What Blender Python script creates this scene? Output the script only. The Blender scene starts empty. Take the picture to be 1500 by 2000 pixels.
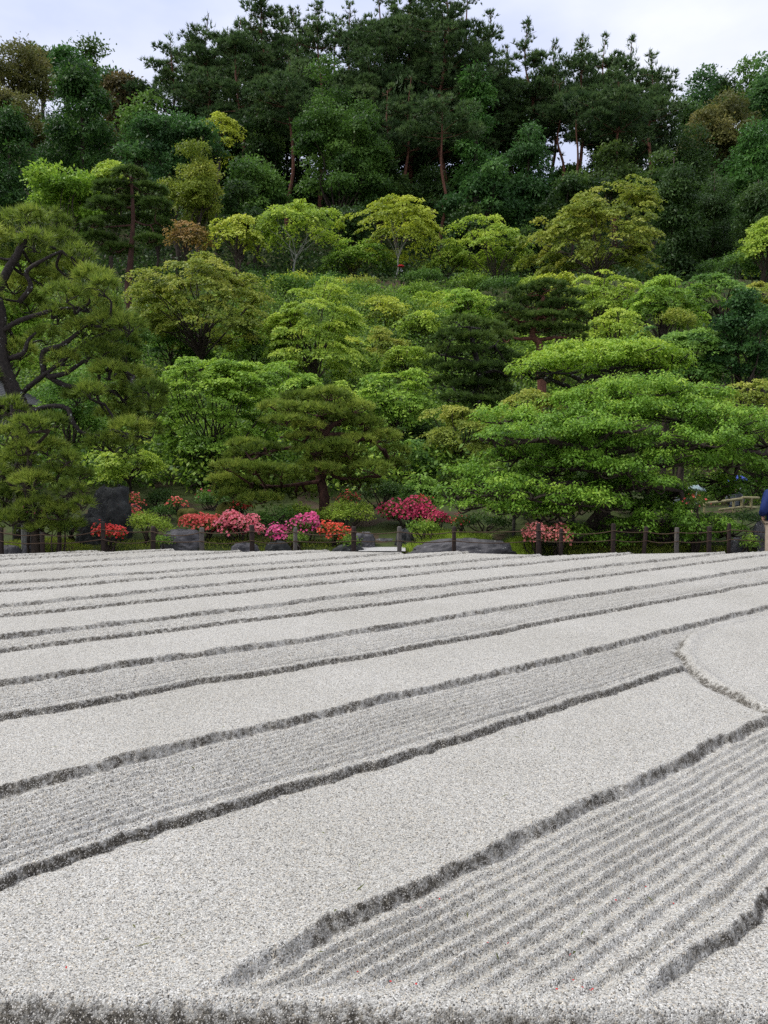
import bpy, math, random
import numpy as np
from mathutils import Vector

# ------------------------------------------------------------------ camera, sky, sun, exposure
S = bpy.context.scene
C = S.collection
F, HZ = 1550.0, 945.0                       # focal length and horizon row, in pixels of the 1500 x 2000 photograph
TILT = math.atan((1000 - HZ) / F)
EYE = 1.6
cam = bpy.data.objects.new("camera", bpy.data.cameras.new("camera")); C.objects.link(cam)
cam.data.sensor_fit = 'VERTICAL'; cam.data.sensor_height = 36.0; cam.data.lens = F / 2000 * 36
cam.data.clip_start = 0.05; cam.data.clip_end = 5000
cam.location = (0, 0, EYE); cam.rotation_euler = (math.pi / 2 - TILT, 0, 0)
S.camera = cam

SUN_EL, SUN_AZ = math.radians(52), math.radians(-92)     # azimuth from +Y towards +X
W = bpy.data.worlds.new("World"); S.world = W; W.use_nodes = True
nt = W.node_tree; nt.nodes.clear()
n_out = nt.nodes.new('ShaderNodeOutputWorld'); n_bg = nt.nodes.new('ShaderNodeBackground')
n_sky = nt.nodes.new('ShaderNodeTexSky'); n_sky.sky_type = 'NISHITA'; n_sky.sun_disc = False
n_sky.sun_elevation = SUN_EL; n_sky.sun_rotation = SUN_AZ
n_tc = nt.nodes.new('ShaderNodeTexCoord'); n_mp = nt.nodes.new('ShaderNodeMapping'); n_mp.inputs['Scale'].default_value = (1, 1, 2.2)
n_no = nt.nodes.new('ShaderNodeTexNoise'); n_no.inputs['Scale'].default_value = 3.0; n_no.inputs['Detail'].default_value = 6; n_no.inputs['Roughness'].default_value = 0.5
n_cr = nt.nodes.new('ShaderNodeValToRGB')
n_cr.color_ramp.elements[0].position = 0.35; n_cr.color_ramp.elements[0].color = (0.60, 0.66, 0.88, 1)
n_cr.color_ramp.elements[1].position = 0.65; n_cr.color_ramp.elements[1].color = (0.88, 0.90, 0.99, 1)
n_sc = nt.nodes.new('ShaderNodeVectorMath'); n_sc.operation = 'SCALE'; n_sc.inputs['Scale'].default_value = 14.5
n_mx = nt.nodes.new('ShaderNodeMix'); n_mx.data_type = 'RGBA'; n_mx.inputs['Factor'].default_value = 0.93
nt.links.new(n_tc.outputs['Generated'], n_mp.inputs['Vector']); nt.links.new(n_mp.outputs[0], n_no.inputs['Vector'])
nt.links.new(n_no.outputs['Fac'], n_cr.inputs['Fac']); nt.links.new(n_cr.outputs['Color'], n_sc.inputs[0])
n_sp = nt.nodes.new('ShaderNodeSeparateXYZ'); nt.links.new(n_tc.outputs['Generated'], n_sp.inputs[0])
n_ze = nt.nodes.new('ShaderNodeValToRGB'); e = n_ze.color_ramp.elements      # overcast sky: brightest and whitest overhead
e[0].position = 0.0; e[0].color = (.262, .264, .271, 1); e[1].position = 1.0; e[1].color = (1.0, .96, .88, 1); e.new(.55).color = (.40, .40, .402, 1)
nt.links.new(n_sp.outputs['Z'], n_ze.inputs['Fac'])
n_mu = nt.nodes.new('ShaderNodeVectorMath'); n_mu.operation = 'MULTIPLY'; nt.links.new(n_sc.outputs[0], n_mu.inputs[0]); nt.links.new(n_ze.outputs['Color'], n_mu.inputs[1])
nt.links.new(n_sky.outputs[0], n_mx.inputs['A']); nt.links.new(n_mu.outputs[0], n_mx.inputs['B'])
nt.links.new(n_mx.outputs['Result'], n_bg.inputs['Color']); n_bg.inputs['Strength'].default_value = 0.1
nt.links.new(n_bg.outputs[0], n_out.inputs[0])
sun = bpy.data.objects.new("sun", bpy.data.lights.new("sun", 'SUN')); C.objects.link(sun)
sun.data.energy = 1.5; sun.data.angle = math.radians(13); sun.data.color = (1.0, 0.97, 0.92)
sd = Vector((math.cos(SUN_EL) * math.sin(SUN_AZ), math.cos(SUN_EL) * math.cos(SUN_AZ), math.sin(SUN_EL)))
sun.rotation_euler = sd.to_track_quat('Z', 'Y').to_euler(); sun.location = (0, 0, 80)
S.view_settings.view_transform = 'Standard'; S.view_settings.look = 'None'; S.view_settings.gamma = 1
S.view_settings.exposure = 1.08
S.cycles.max_bounces = 6; S.cycles.diffuse_bounces = 3; S.cycles.transmission_bounces = 4; S.cycles.glossy_bounces = 2
S.cycles.use_denoising = False

# ------------------------------------------------------------------ helpers
def ray(px, py):
    u = (px - 750) / F; v = (1000 - py) / F
    return np.array([u, math.cos(TILT) + v * math.sin(TILT), -math.sin(TILT) + v * math.cos(TILT)])
def P(px, py, Y):                              # the point at distance Y that the photograph shows at (px, py)
    r = ray(px, py); return np.array([0, 0, EYE]) + r * (Y / r[1])
def sstep(a, b, x):
    t = np.clip((np.asarray(x, float) - a) / (b - a), 0, 1); return t * t * (3 - 2 * t)
def vnoise(x, y, seed=0):
    x = np.asarray(x, float) + seed * 17.31; y = np.asarray(y, float) - seed * 9.73
    xi = np.floor(x).astype(np.int64); yi = np.floor(y).astype(np.int64); fx = x - xi; fy = y - yi
    fx = fx * fx * (3 - 2 * fx); fy = fy * fy * (3 - 2 * fy)
    def h(a, b):
        n = (a * 374761393 + b * 668265263 + seed * 1274126177) & 0xffffffff
        n = ((n ^ (n >> 13)) * 1274126177) & 0xffffffff
        return ((n ^ (n >> 16)) & 0xffff) / 65535.0
    return (h(xi, yi) * (1 - fx) + h(xi + 1, yi) * fx) * (1 - fy) + (h(xi, yi + 1) * (1 - fx) + h(xi + 1, yi + 1) * fx) * fy
def fnoise(x, y, seed=0, o=3):
    r = 0; a = 1; t = 0
    for i in range(o):
        r = r + a * vnoise(x * 2 ** i, y * 2 ** i, seed + i); t += a; a *= .5
    return r / t

def mesh_np(name, verts, faces, mat=None, attrs=None, smooth=False):
    """verts (N,3); faces: array (M,k) or list of such arrays"""
    me = bpy.data.meshes.new(name)
    if isinstance(faces, np.ndarray): faces = [faces]
    faces = [f for f in faces if len(f)]
    me.vertices.add(len(verts)); me.vertices.foreach_set('co', np.ascontiguousarray(verts, dtype=np.float32).ravel())
    nl = sum(f.size for f in faces); npol = sum(len(f) for f in faces)
    me.loops.add(nl); me.polygons.add(npol)
    me.loops.foreach_set('vertex_index', np.concatenate([f.ravel() for f in faces]).astype(np.int32))
    tot = np.concatenate([np.full(len(f), f.shape[1]) for f in faces]); st = np.concatenate([[0], np.cumsum(tot)[:-1]])
    me.polygons.foreach_set('loop_start', st.astype(np.int32))
    if attrs:
        for k, v in attrs.items():
            a = me.attributes.new(k, 'FLOAT', 'POINT'); a.data.foreach_set('value', np.asarray(v, dtype=np.float32))
    me.update(calc_edges=True)
    if smooth: me.polygons.foreach_set('use_smooth', np.ones(npol, dtype=bool))
    if mat: me.materials.append(mat)
    return me
def link(name, me, parent=None):
    o = bpy.data.objects.new(name, me); C.objects.link(o)
    if parent is not None: o.parent = parent
    return o
def tag(o, label=None, cat=None, group=None, kind=None):
    if label: o['label'] = label
    if cat: o['category'] = cat
    if group: o['group'] = group
    if kind: o['kind'] = kind
    return o
def empty(name, loc, label=None, cat=None, group=None):
    o = bpy.data.objects.new(name, None); C.objects.link(o); o.location = tuple(float(v) for v in loc); o.empty_display_size = .2
    return tag(o, label, cat, group)
def nrm(a): return a / (np.linalg.norm(a, axis=-1, keepdims=True) + 1e-9)

class Geo:                                    # collects tubes, boxes and lumps into ONE mesh
    def __init__(s): s.v = []; s.q = []; s.t = []; s.n = 0
    def add(s, v, q=None, t=None):
        v = np.asarray(v, float)
        if q is not None and len(q): s.q.append(np.asarray(q) + s.n)
        if t is not None and len(t): s.t.append(np.asarray(t) + s.n)
        s.v.append(v); s.n += len(v)
    def tube(s, pts, radii, k=7, cap=True, rough=0, rng=None):
        pts = np.asarray(pts, float); n = len(pts); radii = np.broadcast_to(np.asarray(radii, float), (n,))
        tg = nrm(np.gradient(pts, axis=0)); up = np.array([0.13, 0.31, 1.0]) if abs(tg[0][2]) < .9 else np.array([1.0, .2, 0])
        a = nrm(np.cross(tg, up)); b = np.cross(tg, a)
        th = np.arange(k) * 2 * math.pi / k
        rr = radii[:, None] * np.ones((1, k))
        if rough and rng is not None: rr = rr * (1 + rough * rng.standard_normal((n, k)))
        v = pts[:, None, :] + rr[..., None] * (np.cos(th)[None, :, None] * a[:, None, :] + np.sin(th)[None, :, None] * b[:, None, :])
        i = np.arange(n - 1)[:, None] * k; j = np.arange(k)[None, :]; j2 = (j + 1) % k
        q = np.stack([i + j, i + j2, i + k + j2, i + k + j], -1).reshape(-1, 4)
        v = v.reshape(-1, 3); t = []
        if cap:
            v = np.vstack([v, pts[0], pts[-1]]); c0, c1 = n * k, n * k + 1
            for m in range(k):
                t.append((c0, (m + 1) % k, m)); t.append((c1, (n - 1) * k + m, (n - 1) * k + (m + 1) % k))
        s.add(v, q, np.array(t) if t else None)
    def box(s, lo, hi):
        x0, y0, z0 = lo; x1, y1, z1 = hi
        v = [(x0,y0,z0),(x1,y0,z0),(x1,y1,z0),(x0,y1,z0),(x0,y0,z1),(x1,y0,z1),(x1,y1,z1),(x0,y1,z1)]
        s.add(v, [(0,3,2,1),(4,5,6,7),(0,1,5,4),(1,2,6,5),(2,3,7,6),(3,0,4,7)])
    def mesh(s, name, mat, smooth=True):
        f = []
        if s.q: f.append(np.concatenate(s.q))
        if s.t: f.append(np.concatenate(s.t))
        return mesh_np(name, np.concatenate(s.v), f, mat, smooth=smooth)

def smooth_path(pts, n=6):                    # Catmull-Rom
    p = np.asarray(pts, float)
    if len(p) < 3: return np.array([p[0] + (p[-1] - p[0]) * t for t in np.linspace(0, 1, n + 1)])
    q = np.vstack([2 * p[0] - p[1], p, 2 * p[-1] - p[-2]]); out = []
    for i in range(1, len(q) - 2):
        for t in np.linspace(0, 1, n, endpoint=False):
            a, b, c, d = q[i - 1], q[i], q[i + 1], q[i + 2]
            out.append(.5 * (2 * b + (c - a) * t + (2 * a - 5 * b + 4 * c - d) * t * t + (3 * b - a - 3 * c + d) * t ** 3))
    out.append(p[-1]); return np.array(out)

# ------------------------------------------------------------------ materials
def newmat(name):
    m = bpy.data.materials.new(name); m.use_nodes = True; m.node_tree.nodes.clear(); return m, m.node_tree
def node(t, typ, **kw):
    n = t.nodes.new(typ)
    for k, v in kw.items(): setattr(n, k, v)
    return n
def ramp(t, fac, stops, interp='LINEAR'):
    r = node(t, 'ShaderNodeValToRGB'); r.color_ramp.interpolation = interp; e = r.color_ramp.elements
    while len(e) < len(stops): e.new(0.5)
    for i, (p, c) in enumerate(stops): e[i].position = p; e[i].color = (*c, 1)
    t.links.new(fac, r.inputs['Fac']); return r.outputs['Color']
def leafmat(name, dark, mid, light, gloss=.22, trans=.42, rough=.5):
    m, t = newmat(name)
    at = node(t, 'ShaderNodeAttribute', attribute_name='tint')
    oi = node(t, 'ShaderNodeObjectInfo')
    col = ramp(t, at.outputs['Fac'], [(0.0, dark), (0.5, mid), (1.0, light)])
    pr = node(t, 'ShaderNodeBsdfPrincipled'); pr.inputs['Roughness'].default_value = rough; pr.inputs['Specular IOR Level'].default_value = gloss
    tr = node(t, 'ShaderNodeBsdfTranslucent'); mx = node(t, 'ShaderNodeMixShader'); mx.inputs['Fac'].default_value = trans
    out = node(t, 'ShaderNodeOutputMaterial')
    t.links.new(col, pr.inputs['Base Color']); t.links.new(col, tr.inputs['Color'])
    t.links.new(pr.outputs[0], mx.inputs[1]); t.links.new(tr.outputs[0], mx.inputs[2]); t.links.new(mx.outputs[0], out.inputs[0])
    return m
def solidmat(name, c1, c2, scale=8, rough=.8, bump=.3, spots=None, detail=6, spotscale=30, spotpos=.62, stretch=(1, 1, 1)):
    m, t = newmat(name)
    tc = node(t, 'ShaderNodeTexCoord'); mp = node(t, 'ShaderNodeMapping'); mp.inputs['Scale'].default_value = stretch
    t.links.new(tc.outputs['Object'], mp.inputs['Vector'])
    no = node(t, 'ShaderNodeTexNoise'); no.inputs['Scale'].default_value = scale; no.inputs['Detail'].default_value = detail; no.inputs['Roughness'].default_value = .65
    t.links.new(mp.outputs[0], no.inputs['Vector'])
    col = ramp(t, no.outputs['Fac'], [(.3, c1), (.7, c2)])
    if spots:
        n2 = node(t, 'ShaderNodeTexNoise'); n2.inputs['Scale'].default_value = spotscale; n2.inputs['Detail'].default_value = 3
        t.links.new(tc.outputs['Object'], n2.inputs['Vector'])
        f = ramp(t, n2.outputs['Fac'], [(spotpos, (0, 0, 0)), (spotpos + .04, (1, 1, 1))])
        mx = node(t, 'ShaderNodeMix', data_type='RGBA'); t.links.new(f, mx.inputs['Factor']); t.links.new(col, mx.inputs['A']); mx.inputs['B'].default_value = (*spots, 1)
        col = mx.outputs['Result']
    pr = node(t, 'ShaderNodeBsdfPrincipled'); pr.inputs['Roughness'].default_value = rough; pr.inputs['Specular IOR Level'].default_value = .22
    t.links.new(col, pr.inputs['Base Color'])
    if bump:
        b = node(t, 'ShaderNodeBump'); b.inputs['Strength'].default_value = bump; b.inputs['Distance'].default_value = .03
        t.links.new(no.outputs['Fac'], b.inputs['Height']); t.links.new(b.outputs[0], pr.inputs['Normal'])
    out = node(t, 'ShaderNodeOutputMaterial'); t.links.new(pr.outputs[0], out.inputs[0]); return m

M = {}
M['bark_dark'] = solidmat('dark_lichen_bark', (.010, .008, .007), (.040, .032, .028), 22, .8, .8, (.32, .34, .31), spotscale=16, spotpos=.66)
M['bark_red'] = solidmat('red_pine_bark', (.055, .022, .014), (.16, .07, .045), 9, .85, .8, stretch=(1, 1, .35))
M['bark_redbrown'] = solidmat('red_brown_bark', (.020, .010, .008), (.085, .040, .028), 9, .85, .8, stretch=(1, 1, .35))
M['bark_brown'] = solidmat('brown_bark', (.018, .013, .010), (.06, .045, .034), 14, .85, .7, stretch=(1, 1, .4))
M['bark_pale'] = solidmat('pale_grey_bark', (.12, .12, .10), (.34, .34, .29), 10, .8, .5, stretch=(1, 1, .5))
LM = {   # dark, mid, light new growth: leaf colours of the species
 'maple':    ((0.052, 0.116, 0.012), (0.185, 0.330, 0.033), (0.368, 0.527, 0.058)),
 'mapledeep':((0.032, 0.086, 0.015), (0.109, 0.228, 0.034), (0.234, 0.388, 0.058)),
 'mapleyel': ((0.114, 0.172, 0.014), (0.352, 0.431, 0.039), (0.550, 0.589, 0.077)),
 'mapleolive':((0.069, 0.109, 0.013), (0.224, 0.290, 0.034), (0.391, 0.403, 0.063)),
 'maplerust':((.080, .075, .014), (.24, .17, .035), (.38, .23, .08)),
 'maplelight':((0.082, 0.148, 0.015), (0.274, 0.408, 0.042), (0.492, 0.593, 0.072)),
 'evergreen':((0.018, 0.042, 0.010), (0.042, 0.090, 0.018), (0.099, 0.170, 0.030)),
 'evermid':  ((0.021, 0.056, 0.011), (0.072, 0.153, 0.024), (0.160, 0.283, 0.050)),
 'everblue': ((.016, .048, .014), (.046, .118, .027), (.105, .22, .05)),
 'brownleaf':((.045, .054, .012), (.125, .135, .034), (.24, .22, .065)),
 'rustleaf': ((.045, .047, .014), (.155, .120, .045), (.27, .19, .08)),
 'pinefar':  ((0.025, 0.054, 0.018), (0.062, 0.115, 0.034), (0.129, 0.200, 0.060)),
 'cedar':    ((0.013, 0.042, 0.009), (0.036, 0.095, 0.017), (0.095, 0.190, 0.030)),
 'cedarlight':((.025, .075, .014), (.065, .17, .03), (.13, .28, .05)),
 'pine':     ((0.039, 0.072, 0.010), (0.159, 0.231, 0.030), (0.391, 0.456, 0.075)),
 'pinedark': ((0.023, 0.045, 0.011), (0.074, 0.130, 0.024), (0.156, 0.222, 0.042)),
 'herobroad':((0.039, 0.095, 0.012), (0.162, 0.314, 0.032), (0.372, 0.519, 0.063)),
 'herotop':  ((0.072, 0.147, 0.013), (0.232, 0.384, 0.034), (0.431, 0.552, 0.063)),
 'shrub':    ((0.043, 0.094, 0.012), (0.148, 0.260, 0.030), (0.323, 0.445, 0.054)),
 'shrublight':((0.097, 0.172, 0.018), (0.308, 0.431, 0.050), (0.495, 0.589, 0.088)),
 'azleaf':   ((.03, .07, .012), (.09, .15, .022), (.20, .23, .04)),
}
for k, v in LM.items(): M[k] = leafmat('leaf_' + k, *v)
FL = {'coral': ((.42, .045, .035), (.75, .12, .10), (.85, .25, .20)), 'pink': ((.55, .08, .11), (.85, .20, .24), (.92, .40, .42)),
      'magenta': ((.40, .03, .13), (.72, .08, .26), (.85, .28, .42)), 'orange': ((.40, .035, .02), (.72, .08, .045), (.82, .18, .10)),
      'crimson': ((.26, .015, .05), (.52, .04, .11), (.68, .12, .2)), 'red': ((.40, .02, .02), (.72, .06, .05), (.85, .15, .12)),
      'salmon': ((.55, .12, .10), (.85, .26, .23), (.92, .45, .40))}
for k, v in FL.items(): M['fl_' + k] = leafmat('petal_' + k, *v, gloss=.2, trans=.25, rough=.6)
M['rock'] = solidmat('grey_rock', (.03, .03, .033), (.115, .11, .113), 5, .85, 1.0, (.30, .30, .28), spotscale=14, spotpos=.68)
M['rock_dark'] = solidmat('dark_mossy_rock', (.012, .013, .013), (.05, .052, .05), 5, .85, 1.0, (.20, .21, .19), spotscale=9, spotpos=.69)
M['rock_moss'] = solidmat('moss_covered_rock', (.06, .06, .012), (.15, .15, .03), 6, .95, .6)
M['post'] = solidmat('dark_charred_post', (.010, .007, .006), (.045, .028, .022), 20, .75, .6, stretch=(1, 1, .15))
M['post_grey'] = solidmat('weathered_grey_post', (.05, .045, .04), (.13, .115, .10), 20, .85, .6, stretch=(1, 1, .15))
M['rope'] = solidmat('brown_rope', (.035, .022, .014), (.095, .062, .038), 60, .9, .4)
M['bamboo'] = solidmat('weathered_bamboo', (.17, .145, .07), (.28, .25, .13), 10, .6, .2)
M['moss'] = solidmat('moss_soil', (.018, .024, .007), (.052, .072, .014), 1.8, .95, .8, (.05, .035, .02), spotscale=1.2, spotpos=.56)
M['gravel'] = solidmat('pale_gravel_path', (.26, .255, .24), (.42, .41, .39), 90, .9, .4)
M['shingle'] = solidmat('weathered_shingle', (.06, .06, .06), (.13, .13, .13), 24, .85, .5, stretch=(1, 4, 1))
M['timber'] = solidmat('dark_timber', (.03, .022, .016), (.08, .06, .045), 14, .8, .4, stretch=(.2, 1, 1))
M['plaster'] = solidmat('cream_plaster', (.55, .52, .45), (.66, .63, .56), 4, .9, .1)
M['navy'] = solidmat('navy_cloth', (.006, .015, .070), (.010, .024, .115), 14, .75, .25)
M['khaki'] = solidmat('khaki_cloth', (.25, .20, .15), (.36, .30, .23), 14, .85, .25)
M['skin'] = solidmat('skin', (.45, .27, .19), (.55, .34, .25), 10, .55, 0)
M['hair'] = solidmat('dark_hair', (.01, .008, .007), (.03, .024, .02), 40, .6, .3)
M['shoe'] = solidmat('dark_shoe', (.015, .013, .012), (.04, .035, .03), 20, .6, .1)
M['greycloth'] = solidmat('grey_cloth', (.06, .07, .075), (.12, .13, .14), 14, .85, .2)
M['whitecloth'] = solidmat('pale_cloth', (.42, .44, .46), (.58, .6, .62), 14, .85, .2)
M['umb_blue'] = solidmat('blue_umbrella_cloth', (.03, .05, .30), (.05, .08, .40), 10, .5, .05)
M['umb_red'] = solidmat('red_umbrella_cloth', (.40, .01, .015), (.55, .02, .025), 10, .5, .05)
M['white'] = solidmat('white_plastic', (.7, .7, .7), (.8, .8, .8), 10, .4, 0)
M['stone'] = solidmat('grey_stone_block', (.10, .10, .09), (.20, .20, .18), 12, .9, .5)
m, t = newmat('clear_umbrella_film')
pr = node(t, 'ShaderNodeBsdfPrincipled'); pr.inputs['Base Color'].default_value = (.34, .45, .48, 1); pr.inputs['Roughness'].default_value = .18
tp = node(t, 'ShaderNodeBsdfTransparent'); mx = node(t, 'ShaderNodeMixShader'); mx.inputs[0].default_value = .40; out = node(t, 'ShaderNodeOutputMaterial')
t.links.new(tp.outputs[0], mx.inputs[1]); t.links.new(pr.outputs[0], mx.inputs[2]); t.links.new(mx.outputs[0], out.inputs[0]); M['umb_clear'] = m

def sandmat():
    m, t = newmat('coarse_granite_sand')
    tc = node(t, 'ShaderNodeTexCoord'); geo = node(t, 'ShaderNodeAttribute', attribute_name='damp_shade')
    def grains(scale, seed):
        mp = node(t, 'ShaderNodeMapping'); mp.inputs['Location'].default_value = (seed, seed * .7, 0); t.links.new(tc.outputs['Object'], mp.inputs['Vector'])
        v = node(t, 'ShaderNodeTexVoronoi', feature='F1'); v.inputs['Scale'].default_value = scale; t.links.new(mp.outputs[0], v.inputs['Vector'])
        s = node(t, 'ShaderNodeSeparateColor'); t.links.new(v.outputs['Color'], s.inputs[0]); return v, s
    v1, s1 = grains(360, 0); v2, s2 = grains(185, 3.7)
    dry = ramp(t, s1.outputs[0], [(0, (.075, .071, .064)), (.07, (.18, .174, .158)), (.19, (.345, .337, .31)), (.54, (.43, .42, .385)), (.80, (.435, .39, .32)), (.88, (.57, .56, .525))], 'CONSTANT')
    d2 = ramp(t, s2.outputs[1], [(0, (.45, .44, .43)), (.06, (.75, .74, .73)), (.20, (1, 1, 1)), (.90, (1.0, .96, .89))], 'CONSTANT')
    mul = node(t, 'ShaderNodeMix', data_type='RGBA', blend_type='MULTIPLY'); mul.inputs['Factor'].default_value = 1
    t.links.new(dry, mul.inputs['A']); t.links.new(d2, mul.inputs['B'])
    wet_shade = ramp(t, s1.outputs[1], [(0, (.028, .024, .018)), (.42, (.078, .069, .053)), (.73, (.145, .132, .105)), (.88, (.40, .38, .34))], 'CONSTANT')  # wet sand grains, darkened further to stand in for shade
    no = node(t, 'ShaderNodeTexNoise'); no.inputs['Scale'].default_value = 38; no.inputs['Detail'].default_value = 4; t.links.new(tc.outputs['Object'], no.inputs['Vector'])
    big = node(t, 'ShaderNodeTexNoise'); big.inputs['Scale'].default_value = 1.1; big.inputs['Detail'].default_value = 4; t.links.new(tc.outputs['Object'], big.inputs['Vector'])
    bc = ramp(t, big.outputs['Fac'], [(.3, (.85, .845, .82)), (.7, (.975, .975, .965))])
    mul2 = node(t, 'ShaderNodeMix', data_type='RGBA', blend_type='MULTIPLY'); mul2.inputs['Factor'].default_value = 1
    t.links.new(mul.outputs['Result'], mul2.inputs['A']); t.links.new(bc, mul2.inputs['B'])
    ad = node(t, 'ShaderNodeMath', operation='ADD'); t.links.new(geo.outputs['Fac'], ad.inputs[0])
    sb = node(t, 'ShaderNodeMath', operation='MULTIPLY_ADD'); t.links.new(no.outputs['Fac'], sb.inputs[0]); sb.inputs[1].default_value = 2.3; sb.inputs[2].default_value = -1.15
    t.links.new(sb.outputs[0], ad.inputs[1])
    fac = ramp(t, ad.outputs[0], [(.36, (0, 0, 0)), (.95, (1, 1, 1))])
    mx = node(t, 'ShaderNodeMix', data_type='RGBA'); t.links.new(fac, mx.inputs['Factor']); t.links.new(mul2.outputs['Result'], mx.inputs['A']); t.links.new(wet_shade, mx.inputs['B'])
    pr = node(t, 'ShaderNodeBsdfPrincipled'); pr.inputs['Roughness'].default_value = .85; pr.inputs['Specular IOR Level'].default_value = .3
    t.links.new(mx.outputs['Result'], pr.inputs['Base Color'])
    b = node(t, 'ShaderNodeBump'); b.inputs['Strength'].default_value = .55; b.inputs['Distance'].default_value = .004; b.invert = True
    t.links.new(v1.outputs['Distance'], b.inputs['Height'])
    b2 = node(t, 'ShaderNodeBump'); b2.inputs['Strength'].default_value = .28; b2.inputs['Distance'].default_value = .012
    t.links.new(no.outputs['Fac'], b2.inputs['Height']); t.links.new(b.outputs[0], b2.inputs['Normal']); t.links.new(b2.outputs[0], pr.inputs['Normal'])
    out = node(t, 'ShaderNodeOutputMaterial'); t.links.new(pr.outputs[0], out.inputs[0]); return m
M['sand'] = sandmat()

# ------------------------------------------------------------------ setting: ground, hills
def terr(x, y):
    x = np.asarray(x, float); y = np.asarray(y, float)
    ys = [0, 13.7, 14.3, 18, 22, 30, 40, 50, 56, 66, 76, 88, 96, 115, 160, 400]
    zc = np.interp(y, ys, [0, 0, .42, 1.15, 2.0, 4.6, 9.4, 14.4, 15.6, 21.0, 27.0, 34.0, 34.0, 24, 14, 14])
    zr = np.interp(y, [0, 13.7, 14.3, 33, 42, 50, 56, 66, 76, 88, 96, 115, 160, 400], [0, 0, .30, .75, 7.5, 14.2, 15.6, 21.0, 27.0, 32.5, 32.5, 24, 14, 14])
    w = sstep(4.5, 10, x); z = zc * (1 - w) + zr * w
    z = z + sstep(8, 30, -x) * sstep(58, 66, y) * np.clip(y - 60, 0, 60) * .22 + sstep(8, 30, -x) * sstep(84, 100, y) * 1
    z = z + sstep(24, 46, x) * sstep(66, 80, y) * np.clip(y - 66, 0, 45) * .27 + sstep(24, 46, x) * sstep(84, 110, y) * 4
    return z + (fnoise(x * .25, y * .25, 5) - .5) * .9 * sstep(16, 24, y) + (fnoise(x * 1.1, y * 1.1, 8) - .5) * .14 * sstep(14.3, 15.5, y)
def grid_faces(nr, nc):
    i = np.arange(nr - 1)[:, None] * nc; j = np.arange(nc - 1)[None, :]
    return np.stack([i + j, i + j + 1, i + nc + j + 1, i + nc + j], -1).reshape(-1, 4)
xs = np.linspace(-110, 110, 260); ysg = np.concatenate([np.linspace(13.2, 32, 110), np.linspace(32.5, 190, 170)])
X, Y_ = np.meshgrid(xs, ysg); Z = terr(X, Y_) + .012
tag(link('hillside', mesh_np('hillside', np.stack([X, Y_, Z], -1).reshape(-1, 3), grid_faces(len(ysg), len(xs)), M['moss'], smooth=True)), kind='structure')
g = Geo(); R0 = 3000
g.add([(-R0, -R0, 0), (R0, -R0, 0), (R0, R0, 0), (-R0, R0, 0)], [(0, 1, 2, 3)])
tag(link('ground', g.mesh('ground', M['gravel'])), kind='structure')
# distant ridge seen through the gap between the pine trunks
xf = np.linspace(-500, 700, 160); yf = np.linspace(420, 800, 50); X, Y_ = np.meshgrid(xf, yf)
Z = (90 + 90 * fnoise(X * .006, Y_ * .006, 3)) * sstep(420, 600, Y_) * (1 - .5 * sstep(650, 800, Y_)) + 14 * fnoise(X * .07, Y_ * .07, 4)
M['farwood'] = solidmat('distant_woodland', (.05, .11, .09), (.14, .20, .12), .06, .95, .5)
tag(link('far_hill', mesh_np('far_hill', np.stack([X, Y_, Z], -1).reshape(-1, 3), grid_faces(50, 160), M['farwood'], smooth=True)), kind='structure')

# ------------------------------------------------------------------ raked sand platform
ZS = .5
AN = math.radians(47.6); DV = np.array([math.sin(AN), math.cos(AN)]); NV = np.array([-math.cos(AN), math.sin(AN)])
LINES = [   # furrow edges measured in plan (x, y): L = near edge of a raked band, U = near edge of a smooth band
 ('L', [(.59, 1.66), (.99, 2.01)]), ('U', [(-.34, 1.71), (0, 2.04), (1.12, 3.04), (1.79, 3.67)]),
 ('L', [(-1.04, 2.11), (-.62, 2.52), (0, 3.04), (1.79, 4.66)]), ('U', [(-1.37, 2.8), (-.82, 3.34), (0, 4.01), (1.14, 5.01), (3.41, 7.02)]),
 ('L', [(-1.77, 3.62), (-1.04, 4.28), (0, 5.03), (1.44, 6.33), (4.23, 8.72)]), ('U', [(-2.12, 4.34), (0, 6.06), (5.1, 10.5)]),
 ('L', [(-2.49, 5.1), (0, 7.16), (5.9, 12.15)]), ('U', [(-2.75, 5.65), (0, 8.09), (4.65, 11.98)]),
 ('L', [(-3.15, 6.48), (0, 9.19), (3.09, 11.65)]), ('U', [(-3.48, 7.16), (0, 10.31), (2.4, 12.2)]),
 ('L', [(-3.89, 8.01), (0, 11.27)]), ('U', [(-4.26, 8.76), (-.6, 11.85)]), ('L', [(-4.69, 9.66), (-1.6, 12.2)]), ('U', [(-5.16, 10.63), (-3.2, 12.25)])]
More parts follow.
